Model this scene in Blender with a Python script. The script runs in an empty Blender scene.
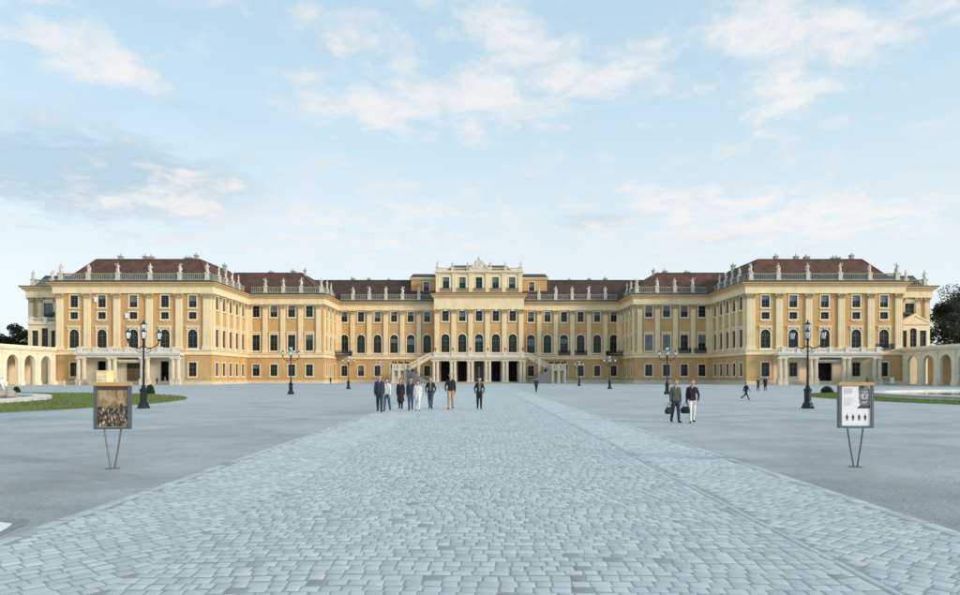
import bpy, bmesh, math, random
from math import pi, sin, cos, radians, sqrt, atan2
from mathutils import Vector, Matrix
random.seed(7)
S = bpy.context.scene
C = S.collection

# ---------------------------------------------------------------- camera, sky, sun, exposure
CAM_H = 1.75
F_PX = 680.0                                  # focal length in pixels of a 960 px wide picture
cam = bpy.data.cameras.new('camera'); co = bpy.data.objects.new('camera', cam); C.objects.link(co)
co.location = (0, 0, CAM_H); co.rotation_euler = (pi/2, 0, 0)
cam.sensor_width = 36; cam.lens = 36*F_PX/960
cam.shift_x = 0.001; cam.shift_y = 79/960
cam.clip_start = 0.1; cam.clip_end = 6000
S.camera = co

SUN_AZ, SUN_EL = 119, 19                      # clockwise from +Y (the view direction), degrees
sun = bpy.data.lights.new('sun', 'SUN'); so = bpy.data.objects.new('sun', sun); C.objects.link(so)
sun.energy = 1.5; sun.angle = radians(11); sun.color = (1.0, 0.87, 0.69)
sd = Vector((sin(radians(SUN_AZ))*cos(radians(SUN_EL)), cos(radians(SUN_AZ))*cos(radians(SUN_EL)), sin(radians(SUN_EL))))
so.rotation_euler = sd.to_track_quat('Z', 'Y').to_euler(); so.location = (60, -40, 60)

S.view_settings.view_transform = 'Standard'; S.view_settings.look = 'None'
S.view_settings.exposure = 0.97; S.view_settings.gamma = 1.0
S.view_settings.use_curve_mapping = False

W = bpy.data.worlds.new('World'); S.world = W; W.use_nodes = True

class NT:
    """tiny helper round a node tree"""
    def __init__(s, tree): s.t = tree; s.n = tree.nodes; s.l = tree.links
    def add(s, typ, ins=None, **props):
        nd = s.n.new(typ)
        for k, v in props.items(): setattr(nd, k, v)
        for k, v in (ins or {}).items():
            if isinstance(v, bpy.types.NodeSocket): s.l.new(v, nd.inputs[k])
            else: nd.inputs[k].default_value = v
        return nd
    def math(s, op, a, b=None, c=None, clamp=False):
        ins = {0: a}
        if b is not None: ins[1] = b
        if c is not None: ins[2] = c
        return s.add('ShaderNodeMath', ins, operation=op, use_clamp=clamp).outputs[0]
    def mix(s, fac, a, b, blend='MIX'):
        nd = s.add('ShaderNodeMix', data_type='RGBA', blend_type=blend)
        for i, v in ((0, fac), (6, a), (7, b)):
            if isinstance(v, bpy.types.NodeSocket): s.l.new(v, nd.inputs[i])
            else: nd.inputs[i].default_value = v if i == 0 or len(v) == 4 else (*v, 1)
        return nd.outputs[2]
    def ramp(s, fac, stops):
        nd = s.add('ShaderNodeValToRGB', {0: fac}); e = nd.color_ramp.elements
        while len(e) < len(stops): e.new(0.5)
        for i, (p, c) in enumerate(stops): e[i].position = p; e[i].color = (*c, 1) if len(c) == 3 else c
        return nd.outputs[0]

def build_sky():
    W.node_tree.nodes.clear(); t = NT(W.node_tree)
    out = t.add('ShaderNodeOutputWorld')
    sky = t.add('ShaderNodeTexSky', sky_type='NISHITA', sun_disc=False, sun_elevation=radians(SUN_EL),
                sun_rotation=radians(SUN_AZ), altitude=180, air_density=1.0, dust_density=1.0, ozone_density=2.5)
    d = t.add('ShaderNodeTexCoord').outputs['Generated']
    sep = t.add('ShaderNodeSeparateXYZ', {0: d})
    x, y, z = sep.outputs
    zc = t.math('MAXIMUM', z, 0.0)
    el = t.math('ARCSINE', z); az = t.math('ARCTAN2', x, y)
    # flat cloud deck seen from below
    k = t.math('DIVIDE', 1.0, t.math('ADD', zc, 0.16))
    p = t.add('ShaderNodeCombineXYZ', {0: t.math('MULTIPLY', x, k), 1: t.math('MULTIPLY', y, k), 2: 0.0}).outputs[0]
    n1 = t.add('ShaderNodeTexNoise', {'Vector': p, 'Scale': 5.5, 'Detail': 8.0, 'Roughness': 0.56, 'Distortion': 0.35}).outputs[0]
    p2 = t.add('ShaderNodeVectorMath', {0: p, 1: (7.3, 2.1, 4.0)}, operation='ADD').outputs[0]
    n2 = t.add('ShaderNodeTexNoise', {'Vector': p2, 'Scale': 13.0, 'Detail': 7.0, 'Roughness': 0.6, 'Distortion': 0.2}).outputs[0]
    n = t.math('ADD', t.math('MULTIPLY', n1, 0.62), t.math('MULTIPLY', n2, 0.38))
    def blobs(lst):
        tot = None
        for (a, e, wa, we, amp) in lst:
            da = t.math('DIVIDE', t.math('SUBTRACT', az, radians(a)), radians(wa))
            de = t.math('DIVIDE', t.math('SUBTRACT', el, radians(e)), radians(we))
            r2 = t.math('ADD', t.math('MULTIPLY', da, da), t.math('MULTIPLY', de, de))
            g = t.math('MULTIPLY', t.math('EXPONENT', t.math('MULTIPLY', r2, -1.0)), amp)
            tot = g if tot is None else t.math('ADD', tot, g)
        return tot
    def dirof(px, py):
        X, Z = (px-479)/680, (376.5-py)/680
        return math.degrees(atan2(X, 1)), math.degrees(atan2(Z, sqrt(1+X*X)))
    white = []
    for (px, py, wx, wy, amp) in ((805, 70, 4, 3.0, .17), (740, 25, 4, 1.8, .16), (890, 22, 6, 1.8, .15), (775, 105, 4, 2.5, .08), (450, 110, 9, 2.4, .13), (330, 105, 5, 1.8, .10),
                                  (430, 30, 13, 4.5, .10), (540, 75, 7, 3.0, .09), (630, 75, 6, 2.5, .09), (95, 74, 6, .9, .19), (60, 45, 5, 1, .10), (40, 8, 6, 2, .12), (700, 215, 9, 2.6, .17),
                                  (860, 222, 9, 2.0, .14), (330, 225, 16, 3, .13), (190, 185, 3, 1.6, .14), (120, 200, 6, .9, .10)):
        a, e = dirof(px, py); white.append((a, e, wx, wy, amp))
    grey = []
    for (px, py, wx, wy, amp) in ((60, 170, 12, 3.2, .36), (165, 188, 7, 2.2, .20), (600, 220, 5, .9, .24), (720, 237, 3.5, .7, .20), (180, 105, 8, 1.5, .13), (330, 60, 8, 4, .10)):
        a, e = dirof(px, py); grey.append((a, e, wx, wy, amp))
    nw = t.math('ADD', n, blobs(white))
    cov = t.add('ShaderNodeMapRange', {0: nw, 1: 0.51, 2: 0.79, 3: 0.0, 4: 0.95}, interpolation_type='SMOOTHSTEP').outputs[0]
    ng = t.math('ADD', n, blobs(grey))
    covg = t.add('ShaderNodeMapRange', {0: ng, 1: 0.54, 2: 0.84, 3: 0.0, 4: 0.9}, interpolation_type='SMOOTHSTEP').outputs[0]
    # thin veil that thickens toward the horizon because the ray runs through more of it
    veil = t.add('ShaderNodeMapRange', {0: zc, 1: 0.0, 2: 0.6, 3: 0.92, 4: 0.70}).outputs[0]
    vcol = t.mix(t.add('ShaderNodeMapRange', {0: zc, 1: 0.05, 2: 0.5}, interpolation_type='SMOOTHSTEP').outputs[0], (5.0, 5.45, 5.5), (3.5, 4.7, 5.4))
    c0 = t.mix(veil, sky.outputs[0], vcol)
    c1 = t.mix(covg, c0, (2.8, 3.7, 4.35))
    c2 = t.mix(t.math('MULTIPLY', cov, 0.85), c1, (5.45, 5.3, 5.15))
    bg = t.add('ShaderNodeBackground', {0: c2, 1: 0.09})
    t.l.new(bg.outputs[0], out.inputs[0])
build_sky()

# ---------------------------------------------------------------- materials
MATS = {}
def mat(name, col, rough=0.8, var=0.12, scale=1.5, bump=0.0, bscale=20.0, metal=0.0, spec=0.5, col2=None, detail=6.0, coord='Object', streak=0.0):
    m = bpy.data.materials.new(name); m.use_nodes = True; m.node_tree.nodes.clear(); t = NT(m.node_tree)
    out = t.add('ShaderNodeOutputMaterial')
    tc = t.add('ShaderNodeTexCoord').outputs[coord]
    nz = t.add('ShaderNodeTexNoise', {'Vector': tc, 'Scale': scale, 'Detail': detail, 'Roughness': 0.6}).outputs[0]
    a = tuple(c*(1-var) for c in col); b = tuple(min(1, c*(1+var)) for c in (col2 or col))
    base = t.ramp(nz, [(0.3, a), (0.7, b)])
    if streak:
        mp = t.add('ShaderNodeMapping', {'Vector': tc, 'Scale': (1.6, 1.6, 0.12)}).outputs[0]
        ns = t.add('ShaderNodeTexNoise', {'Vector': mp, 'Scale': 1.0, 'Detail': 5.0, 'Roughness': 0.65}).outputs[0]
        base = t.mix(t.add('ShaderNodeMapRange', {0: ns, 1: 0.5, 2: 0.75, 3: 0.0, 4: streak}).outputs[0], base, tuple(c*0.45 for c in col))
    ins = {'Base Color': base, 'Roughness': rough, 'Metallic': metal, 'Specular IOR Level': spec}
    if bump:
        nb = t.add('ShaderNodeTexNoise', {'Vector': tc, 'Scale': bscale, 'Detail': 5.0, 'Roughness': 0.65}).outputs[0]
        ins['Normal'] = t.add('ShaderNodeBump', {'Height': nb, 'Strength': 1.0, 'Distance': bump}).outputs[0]
    bs = t.add('ShaderNodeBsdfPrincipled', ins)
    t.l.new(bs.outputs[0], out.inputs[0]); MATS[name] = m
    return m

mat('trim', (.80, .71, .53), .85, .08, .6, .01, 6, streak=.25)
mat('pale_cream', (.84, .75, .57), .85, .08, .5, .01, 6, streak=.2)
mat('shaded_ochre', (.60, .41, .20), .85, .12, .6, .01, 6, streak=.3)
mat('roof_dark', (.060, .036, .029), .8, .35, .5, .03, 5)
mat('ochre', (.565, .355, .155), .85, .13, .35, .01, 6, streak=.38)
mat('cream', (.81, .67, .43), .85, .09, .5, .01, 6, streak=.28)
mat('capital_stone', (.50, .40, .24), .85, .2, 2, .01, 6)
mat('shaded_stone', (.19, .19, .185), .9, .25, 2.5, .02, 6, streak=.3)  # stair cheek wall, its shadow put into the stone colour
mat('pale_stone', (.66, .58, .44), .8, .10, .8, .01, 9, streak=.2)
mat('white_stone', (.70, .68, .62), .75, .10, .9, .01, 9, streak=.25)
mat('grey_stone', (.40, .39, .36), .85, .15, 1.2, .01, 9, streak=.25)
mat('parapet_stone', (.30, .295, .255), .85, .15, 1.2, .01, 9, streak=.3)
mat('statue_stone', (.60, .565, .48), .8, .18, 2.5, .01, 8)
mat('roof_tile', (.098, .046, .031), .8, .38, .6, .03, 5)
mat('lead', (.065, .07, .07), .6, .2, .8, .0)
mat('sash_paint', (.09, .098, .09), .5, .1, 2)
mat('glass_dark', (.010, .015, .014), .16, .5, .22, spec=.3)
mat('blind_cloth', (.17, .19, .195), .4, .25, .6)
mat('door_wood', (.20, .12, .055), .5, .25, 3, .005, 15)
mat('iron', (.026, .031, .036), .45, .3, 3, .002, 30, metal=.6)
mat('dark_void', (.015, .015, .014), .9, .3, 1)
mat('brass', (.55, .36, .10), .35, .2, 3, metal=.9)
mat('plaster_soft', (.70, .55, .33), .9, .08, .4)
mat('marble', (.78, .77, .74), .5, .1, 3, .01, 8)
mat('rock', (.34, .32, .28), .9, .3, 2, .06, 4)
mat('bark', (.09, .065, .045), .9, .3, 6, .03, 12)
mat('lantern_glass', (.74, .77, .78), .15, .08, 3, spec=.6)
mat('metal_grey', (.16, .17, .175), .4, .15, 6, metal=.7)
mat('tan_wood', (.56, .33, .12), .5, .15, 8)
mat('white_board', (.82, .84, .85), .45, .04, 4)
mat('print_grey', (.40, .43, .45), .6, .1, 9)
mat('print_mid', (.16, .175, .185), .6, .35, 14)
mat('print_dark', (.045, .05, .055), .6, .2, 9)
mat('skin', (.52, .32, .235), .55, .08, 10)
mat('skin_deep', (.40, .24, .17), .55, .08, 10)
for nm, c in (('cloth_black', (.013, .013, .015)), ('cloth_navy', (.022, .034, .055)), ('cloth_denim', (.055, .085, .13)), ('cloth_white', (.70, .70, .68)),
              ('cloth_khaki', (.42, .31, .17)), ('cloth_green', (.065, .09, .07)), ('cloth_grey', (.16, .17, .18)), ('cloth_pink', (.45, .25, .24)), ('leather', (.012, .012, .013)),
              ('hair_dark', (.02, .014, .01)), ('hair_brown', (.10, .06, .03)), ('hair_fair', (.24, .155, .075)), ('hair_grey', (.33, .32, .31))):
    mat(nm, c, .85, .25, 9, .004, 25)

def ground_mat():
    m = bpy.data.materials.new('gravel'); m.use_nodes = True; m.node_tree.nodes.clear(); t = NT(m.node_tree)
    out = t.add('ShaderNodeOutputMaterial'); tc = t.add('ShaderNodeTexCoord').outputs['Object']
    big = t.add('ShaderNodeTexNoise', {'Vector': tc, 'Scale': .05, 'Detail': 5.0, 'Roughness': .55}).outputs[0]
    mp = t.add('ShaderNodeMapping', {'Vector': tc, 'Scale': (.8, 1.0, 1.0)}).outputs[0]
    mid = t.add('ShaderNodeTexNoise', {'Vector': mp, 'Scale': .30, 'Detail': 7.0, 'Roughness': .62, 'Distortion': .6}).outputs[0]
    fine = t.add('ShaderNodeTexNoise', {'Vector': tc, 'Scale': 15.0, 'Detail': 8.0, 'Roughness': .8}).outputs[0]
    vo = t.add('ShaderNodeTexVoronoi', {'Vector': tc, 'Scale': 55.0}).outputs['Color']
    m2 = t.add('ShaderNodeTexNoise', {'Vector': mp, 'Scale': 2.6, 'Detail': 8.0, 'Roughness': .72, 'Distortion': .2}).outputs[0]
    base = t.ramp(big, [(.3, (.43, .475, .50)), (.7, (.53, .575, .59))])
    # trodden darker patches; near-to-far paling paints grazing reflectance into the colour
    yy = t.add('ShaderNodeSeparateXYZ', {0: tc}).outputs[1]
    grazing_tone = t.add('ShaderNodeMapRange', {0: yy, 1: 6.0, 2: 46.0, 3: .13, 4: -.04}).outputs[0]
    base = t.mix(t.add('ShaderNodeMapRange', {0: t.math('ADD', mid, grazing_tone), 1: .46, 2: .76, 3: 0., 4: .8}).outputs[0], base, (.23, .255, .265))
    base = t.mix(t.add('ShaderNodeMapRange', {0: m2, 1: .5, 2: .75, 3: 0., 4: .42}).outputs[0], base, (.27, .295, .305))
    base = t.mix(t.add('ShaderNodeMapRange', {0: m2, 1: .5, 2: .28, 3: 0., 4: .25}).outputs[0], base, (.60, .635, .645))
    base = t.mix(t.add('ShaderNodeMapRange', {0: fine, 1: .4, 2: .7, 3: 0., 4: .5}).outputs[0], base, (.27, .295, .305))
    tr = t.add('ShaderNodeMapping', {'Vector': tc, 'Scale': (1.3, .035, 1.0), 'Rotation': (0, 0, .12)}).outputs[0]
    trk = t.add('ShaderNodeTexNoise', {'Vector': tr, 'Scale': 1.0, 'Detail': 6.0, 'Roughness': .7}).outputs[0]
    base = t.mix(t.add('ShaderNodeMapRange', {0: trk, 1: .5, 2: .7, 3: 0., 4: .35}).outputs[0], base, (.30, .325, .335))
    base = t.mix(.2, base, vo, 'OVERLAY')
    b = t.add('ShaderNodeBump', {'Height': fine, 'Strength': .8, 'Distance': .02}).outputs[0]
    bs = t.add('ShaderNodeBsdfPrincipled', {'Base Color': base, 'Roughness': .7, 'Normal': b, 'Specular IOR Level': .5})
    t.l.new(bs.outputs[0], out.inputs[0]); MATS['gravel'] = m
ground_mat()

def sett_mat():
    m = bpy.data.materials.new('sett_stone'); m.use_nodes = True; m.node_tree.nodes.clear(); t = NT(m.node_tree)
    out = t.add('ShaderNodeOutputMaterial'); geo = t.add('ShaderNodeNewGeometry').outputs['Position']
    at = t.add('ShaderNodeAttribute', attribute_name='tone').outputs['Fac']
    big = t.add('ShaderNodeTexNoise', {'Vector': geo, 'Scale': .35, 'Detail': 5.0, 'Roughness': .6}).outputs[0]
    fine = t.add('ShaderNodeTexNoise', {'Vector': geo, 'Scale': 45.0, 'Detail': 4.0, 'Roughness': .7}).outputs[0]
    base = t.ramp(at, [(0., (.24, .27, .28)), (.15, (.42, .475, .50)), (.6, (.53, .59, .61)), (1., (.64, .69, .70))])
    base = t.mix(t.add('ShaderNodeMapRange', {0: big, 1: .45, 2: .75, 3: 0., 4: .4}).outputs[0], base, (.39, .43, .45))
    base = t.mix(t.add('ShaderNodeMapRange', {0: fine, 1: .4, 2: .75, 3: 0., 4: .3}).outputs[0], base, (.34, .375, .39))
    b = t.add('ShaderNodeBump', {'Height': fine, 'Strength': .7, 'Distance': .006}).outputs[0]
    bs = t.add('ShaderNodeBsdfPrincipled', {'Base Color': base, 'Roughness': .62, 'Normal': b, 'Specular IOR Level': .45})
    t.l.new(bs.outputs[0], out.inputs[0]); MATS['sett_stone'] = m
sett_mat()

def bed_mat():      # joint sand between near setts; the far part of the path, where setts cannot be told apart
    m = bpy.data.materials.new('path_bed'); m.use_nodes = True; m.node_tree.nodes.clear(); t = NT(m.node_tree)
    out = t.add('ShaderNodeOutputMaterial'); geo = t.add('ShaderNodeNewGeometry').outputs['Position']
    n = t.add('ShaderNodeTexNoise', {'Vector': geo, 'Scale': 12.0, 'Detail': 5.0, 'Roughness': .7}).outputs[0]
    sand = t.ramp(n, [(.3, (.24, .265, .275)), (.7, (.37, .40, .41))])
    br = t.add('ShaderNodeTexBrick', {'Vector': geo, 'Color1': (.46, .515, .54, 1), 'Color2': (.54, .595, .615, 1), 'Mortar': (.35, .38, .39, 1), 'Scale': 1.0,
               'Mortar Size': .012, 'Brick Width': .19, 'Row Height': .18}).outputs[0]
    y = t.add('ShaderNodeSeparateXYZ', {0: geo}).outputs[1]
    base = t.mix(t.math('GREATER_THAN', y, 76.0), sand, br)
    bs = t.add('ShaderNodeBsdfPrincipled', {'Base Color': base, 'Roughness': .85})
    t.l.new(bs.outputs[0], out.inputs[0]); MATS['path_bed'] = m
bed_mat()

def leaf_mat(name, a, b):
    m = bpy.data.materials.new(name); m.use_nodes = True; m.node_tree.nodes.clear(); t = NT(m.node_tree)
    out = t.add('ShaderNodeOutputMaterial'); at = t.add('ShaderNodeAttribute', attribute_name='tone').outputs['Fac']
    base = t.ramp(at, [(0., a), (1., b)])
    df = t.add('ShaderNodeBsdfPrincipled', {'Base Color': base, 'Roughness': .6, 'Specular IOR Level': .3})
    tr = t.add('ShaderNodeBsdfTranslucent', {0: base})
    mx = t.add('ShaderNodeMixShader', {0: .25, 1: df.outputs[0], 2: tr.outputs[0]})
    t.l.new(mx.outputs[0], out.inputs[0]); MATS[name] = m
leaf_mat('leaf', (.012, .022, .010), (.045, .065, .022))
leaf_mat('leaf_olive', (.04, .05, .015), (.12, .13, .05))
leaf_mat('grass', (.11, .16, .03), (.22, .27, .07))
mat('lawn_soil', (.13, .17, .04), .95, .25, .8, .03, 6)
def water_mat():
    m = bpy.data.materials.new('water'); m.use_nodes = True; t = NT(m.node_tree); bs = m.node_tree.nodes['Principled BSDF']
    bs.inputs['Base Color'].default_value = (.05, .06, .06, 1); bs.inputs['Roughness'].default_value = .03
    geo = t.add('ShaderNodeNewGeometry').outputs['Position']
    n = t.add('ShaderNodeTexNoise', {'Vector': geo, 'Scale': 3.0, 'Detail': 3.0}).outputs[0]
    t.l.new(t.add('ShaderNodeBump', {'Height': n, 'Strength': .15, 'Distance': .02}).outputs[0], bs.inputs['Normal']); MATS['water'] = m
water_mat()
def poster_mat():   # flat print: a painted hall full of people
    m = bpy.data.materials.new('poster_print'); m.use_nodes = True; m.node_tree.nodes.clear(); t = NT(m.node_tree)
    out = t.add('ShaderNodeOutputMaterial'); tc = t.add('ShaderNodeTexCoord').outputs['Object']
    z = t.add('ShaderNodeSeparateXYZ', {0: tc}).outputs[2]; x = t.add('ShaderNodeSeparateXYZ', {0: tc}).outputs[0]
    mp = t.add('ShaderNodeMapping', {'Vector': tc, 'Scale': (42., 1., 20.)}).outputs[0]
    vo = t.add('ShaderNodeTexVoronoi', {'Vector': mp, 'Scale': 1.0, 'Randomness': .9}).outputs['Color']
    g = t.add('ShaderNodeSeparateXYZ', {0: vo}).outputs[0]
    crowd = t.ramp(g, [(0., (.02, .018, .016)), (.45, (.05, .042, .035)), (.62, (.13, .06, .04)), (.78, (.24, .17, .10)), (.95, (.50, .45, .37))])
    wv = t.add('ShaderNodeTexNoise', {'Vector': mp, 'Scale': .22, 'Detail': 6.0, 'Distortion': 1.}).outputs[0]
    hall = t.ramp(wv, [(.3, (.14, .085, .04)), (.5, (.36, .25, .13)), (.7, (.50, .39, .24))])
    edge = t.math('ADD', 1.19, t.math('MULTIPLY', t.math('SUBTRACT', wv, .5), .35))
    base = t.mix(t.math('GREATER_THAN', z, edge), crowd, hall)
    base = t.mix(t.math('GREATER_THAN', z, 1.49), base, (.06, .045, .03))
    bs = t.add('ShaderNodeBsdfPrincipled', {'Base Color': base, 'Roughness': .4}); t.l.new(bs.outputs[0], out.inputs[0]); MATS['poster_print'] = m
poster_mat()

# ---------------------------------------------------------------- mesh helpers
class MB:
    def __init__(s): s.v = []; s.f = []; s.mi = []; s.cur = 0
    def quad(s, *pts):
        i = len(s.v); s.v += [tuple(p) for p in pts]; s.f.append(tuple(range(i, i+len(pts)))); s.mi.append(s.cur)
    def box(s, x0, x1, y0, y1, z0, z1, taper=0.0):
        i = len(s.v); t = taper
        s.v += [(x0, y0, z0), (x1, y0, z0), (x1, y1, z0), (x0, y1, z0), (x0+t, y0+t, z1), (x1-t, y0+t, z1), (x1-t, y1-t, z1), (x0+t, y1-t, z1)]
        for q in ((0, 3, 2, 1), (4, 5, 6, 7), (0, 1, 5, 4), (1, 2, 6, 5), (2, 3, 7, 6), (3, 0, 4, 7)):
            s.f.append(tuple(i+k for k in q)); s.mi.append(s.cur)
    def lathe(s, prof, n=10, c=(0, 0, 0), sx=1, sy=1, rot=0.0, caps=True):
        i = len(s.v)
        for r, z in prof:
            for k in range(n):
                a = 2*pi*k/n+rot; s.v.append((c[0]+r*cos(a)*sx, c[1]+r*sin(a)*sy, c[2]+z))
        for j in range(len(prof)-1):
            for k in range(n):
                k2 = (k+1) % n; s.f.append((i+j*n+k, i+j*n+k2, i+(j+1)*n+k2, i+(j+1)*n+k)); s.mi.append(s.cur)
        if caps:
            s.f.append(tuple(i+k for k in reversed(range(n)))); s.mi.append(s.cur)
            L = i+(len(prof)-1)*n; s.f.append(tuple(L+k for k in range(n))); s.mi.append(s.cur)
    def tube(s, pts, rad, n=6):
        if not isinstance(rad, (list, tuple)): rad = [rad]*len(pts)
        i = len(s.v); pts = [Vector(p) for p in pts]
        for j, p in enumerate(pts):
            d = (pts[min(j+1, len(pts)-1)]-pts[max(j-1, 0)]).normalized()
            a = d.orthogonal().normalized() if abs(d.z) < .95 else Vector((1, 0, 0)).cross(d).normalized()
            if j and a.dot(pa) < 0: a = -a
            if j:
                a = (pa-d*pa.dot(d)).normalized() if (pa-d*pa.dot(d)).length > .1 else a
            pa = a; b = d.cross(a)
            for k in range(n):
                an = 2*pi*k/n; s.v.append(tuple(p+(a*cos(an)+b*sin(an))*rad[j]))
        for j in range(len(pts)-1):
            for k in range(n):
                k2 = (k+1) % n; s.f.append((i+j*n+k, i+j*n+k2, i+(j+1)*n+k2, i+(j+1)*n+k)); s.mi.append(s.cur)
        s.f.append(tuple(i+k for k in reversed(range(n)))); s.mi.append(s.cur)
        L = i+(len(pts)-1)*n; s.f.append(tuple(L+k for k in range(n))); s.mi.append(s.cur)
    def ball(s, c, r, n=8, m=6, sx=1, sy=1, sz=1):
        s.lathe([(max(r*sin(pi*j/m), r*.02), -r*cos(pi*j/m)*sz) for j in range(m+1)], n, c, sx, sy)
    def prism(s, poly, y0, y1):        # poly in (x, z), counter-clockwise seen from -Y
        i = len(s.v); n = len(poly)
        s.v += [(x, y0, z) for x, z in poly]+[(x, y1, z) for x, z in poly]
        s.f.append(tuple(range(i, i+n))); s.f.append(tuple(reversed(range(i+n, i+2*n)))); s.mi += [s.cur]*2
        for k in range(n):
            k2 = (k+1) % n; s.f.append((i+k, i+n+k, i+n+k2, i+k2)); s.mi.append(s.cur)
    def mesh(s, name, mats, smooth=False):
        me = bpy.data.meshes.new(name); me.from_pydata(s.v, [], s.f)
        for m in (mats if isinstance(mats, (list, tuple)) else [mats]): me.materials.append(MATS[m])
        if any(s.mi): me.polygons.foreach_set('material_index', s.mi)
        if smooth: me.polygons.foreach_set('use_smooth', [True]*len(s.f))
        me.update(); return me

def link(name, me, parent=None, loc=(0, 0, 0), rz=0.0, scale=None):
    o = bpy.data.objects.new(name, me); C.objects.link(o); o.location = loc; o.rotation_euler = (0, 0, rz)
    if scale: o.scale = scale
    if parent: o.parent = parent
    return o
def part(name, mb, mats, parent=None, loc=(0, 0, 0), rz=0.0, smooth=False):
    return link(name, mb.mesh(name, mats, smooth), parent, loc, rz)
def tag(o, label=None, cat=None, group=None, kind=None):
    if label: o['label'] = label
    if cat: o['category'] = cat
    if group: o['group'] = group
    if kind: o['kind'] = kind
    return o
def thing(name, label, cat, loc=(0, 0, 0), rz=0.0, group=None):
    return tag(link(name, None, None, loc, rz), label, cat, group)
def copy_tree(o, parent=None):
    c = o.copy(); C.objects.link(c); c.parent = parent
    for ch in o.children: copy_tree(ch, c)
    return c

# ---------------------------------------------------------------- ground, path
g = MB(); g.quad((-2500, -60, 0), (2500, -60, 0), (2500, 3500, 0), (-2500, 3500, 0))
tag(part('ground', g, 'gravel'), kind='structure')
PX0, PX1, PY0, PY1 = -5.15, 5.4, -2.0, 160.0
g = MB(); g.quad((PX0, PY0, .004), (PX1, PY0, .004), (PX1, PY1, .004), (PX0, PY1, .004))
path = tag(part('path', g, 'path_bed'), kind='structure')

rs = random.Random(3)
def sett_geo(cx, cy, w, d, rot, r):
    """a worn stone: a skirt, a bevel ring and a slightly domed top"""
    top = .0092+r.uniform(-.0018, .0018); e = .12; ca, sa = cos(rot), sin(rot)
    base, ring = [], []
    jit = [(r.uniform(-.05, .05), r.uniform(-.05, .05)) for _ in range(4)]
    for (sx, sy), (jx, jy) in zip(((-1, -1), (1, -1), (1, 1), (-1, 1)), jit):
        for k, (lst, f, zz) in enumerate(((base, 1.0, .004), (ring, 1-2*e, top))):
            x = (sx*.5+jx*.8)*w*(f if k == 0 else 1-2*e); y = (sy*.5+jy*.8)*d*(f if k == 0 else 1-2*e)
            lst.append((cx+x*ca-y*sa, cy+x*sa+y*ca, zz+(r.uniform(-.0014, .0014) if k else 0)))
    mid = [tuple((b[i]*.78+t_[i]*.22) for i in range(2))+(top*.68,) for b, t_ in zip(base, ring)]
    return base, mid, ring, (cx, cy, top+.002)
def sett_faces(i):
    fs = []
    for a, b in ((0, 4), (4, 8)):
        for k in range(4):
            k2 = (k+1) % 4; fs.append((i+a+k, i+a+k2, i+b+k2, i+b+k))
    for k in range(4): fs.append((i+8+k, i+8+(k+1) % 4, i+12))
    return fs
setts = []          # centre, size, rotation
y = 3.6
while y < 76:       # middle strip: courses across the path, sagging a little
    rd = rs.uniform(.135, .165); x = -2.98+rs.uniform(-.1, .0)
    while x < 3.18:
        w = rs.uniform(.125, .185)
        yy = y+.05*sin(x*.9+y*.35)+.03*sin(x*2.3+y*.8)+rs.uniform(-.012, .012)
        setts.append((x+w/2, yy, w-.016, rd-.020, .10*cos(x*.9+y*.35)*.45+rs.uniform(-.05, .05), 0)); x += w
    y += rd
for x0, x1, sgn in ((PX0+.22, -2.98, 1), (3.42, PX1-.22, -1)):      # side strips: diagonal courses
    ang = sgn*radians(48); ca, sa = cos(ang), sin(ang); c0 = (x0+x1)/2
    v = -70.0
    while v < 70:
        rd = rs.uniform(.14, .18); u = -70.0+rs.uniform(0, .2)
        # only march where the strip is
        ulo = min((x0-c0-v*-sa)/ca, (x1-c0-v*-sa)/ca); uhi = max((x0-c0-v*-sa)/ca, (x1-c0-v*-sa)/ca)
        u = ulo+rs.uniform(-.2, 0)
        while u < uhi:
            w = rs.uniform(.135, .205); X = c0+(u+w/2)*ca-v*sa; Y = 39+(u+w/2)*sa+v*ca
            if x0+.03 < X < x1-.03 and 3.6 < Y < 76: setts.append((X, Y, w-.016, rd-.020, ang+rs.uniform(-.06, .06), 1))
            u += w
        v += rd
for xc, wd in ((3.24, .13), (3.36, .09), (PX0+.11, .20), (PX1-.11, .20)):   # long stones of the gutter lines and the edges
    y = 3.6
    while y < 76:
        L = rs.uniform(.28, .5); setts.append((xc+rs.uniform(-.006, .006), y+L/2, wd-.024, L-.035, rs.uniform(-.01, .01), 2)); y += L
def insight(s):
    return 5.35 < s[1] and abs(s[0]) < .715*s[1]
near = sorted([s for s in setts if insight(s)], key=lambda s: s[1])[:290]
nearset = set(id(s) for s in near)
vs, fs, tn = [], [], []
for s in setts:
    if id(s) in nearset: continue
    b, m_, r_, c_ = sett_geo(*s[:5], rs); i = len(vs); vs += b+m_+r_+[c_]; ff = sett_faces(i); fs += ff
    t_ = rs.random(); t_ = .03+.1*t_ if rs.random() < .03 else .15+.7*t_
    if s[5] == 1: t_ = min(1, t_+.12)
    tn += [t_]*len(ff)
me = bpy.data.meshes.new('setts'); me.from_pydata(vs, [], fs); me.materials.append(MATS['sett_stone']); me.polygons.foreach_set('use_smooth', [True]*len(me.polygons))
at = me.attributes.new('tone', 'FLOAT', 'FACE'); at.data.foreach_set('value', tn)
tag(link('setts', me, path), kind='stuff')
variants = []
for k in range(24):
    b, m_, r_, c_ = sett_geo(0, 0, 1, 1, 0, rs)
    me = bpy.data.meshes.new('sett'); me.from_pydata([(p[0], p[1], p[2]) for p in b+m_+r_+[c_]], [], sett_faces(0)); me.materials.append(MATS['sett_stone']); me.polygons.foreach_set('use_smooth', [True]*len(me.polygons))
    at = me.attributes.new('tone', 'FLOAT', 'FACE'); at.data.foreach_set('value', [.03 if k == 0 else .2+.6*rs.random()]*len(me.polygons))
    variants.append(me)
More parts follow.
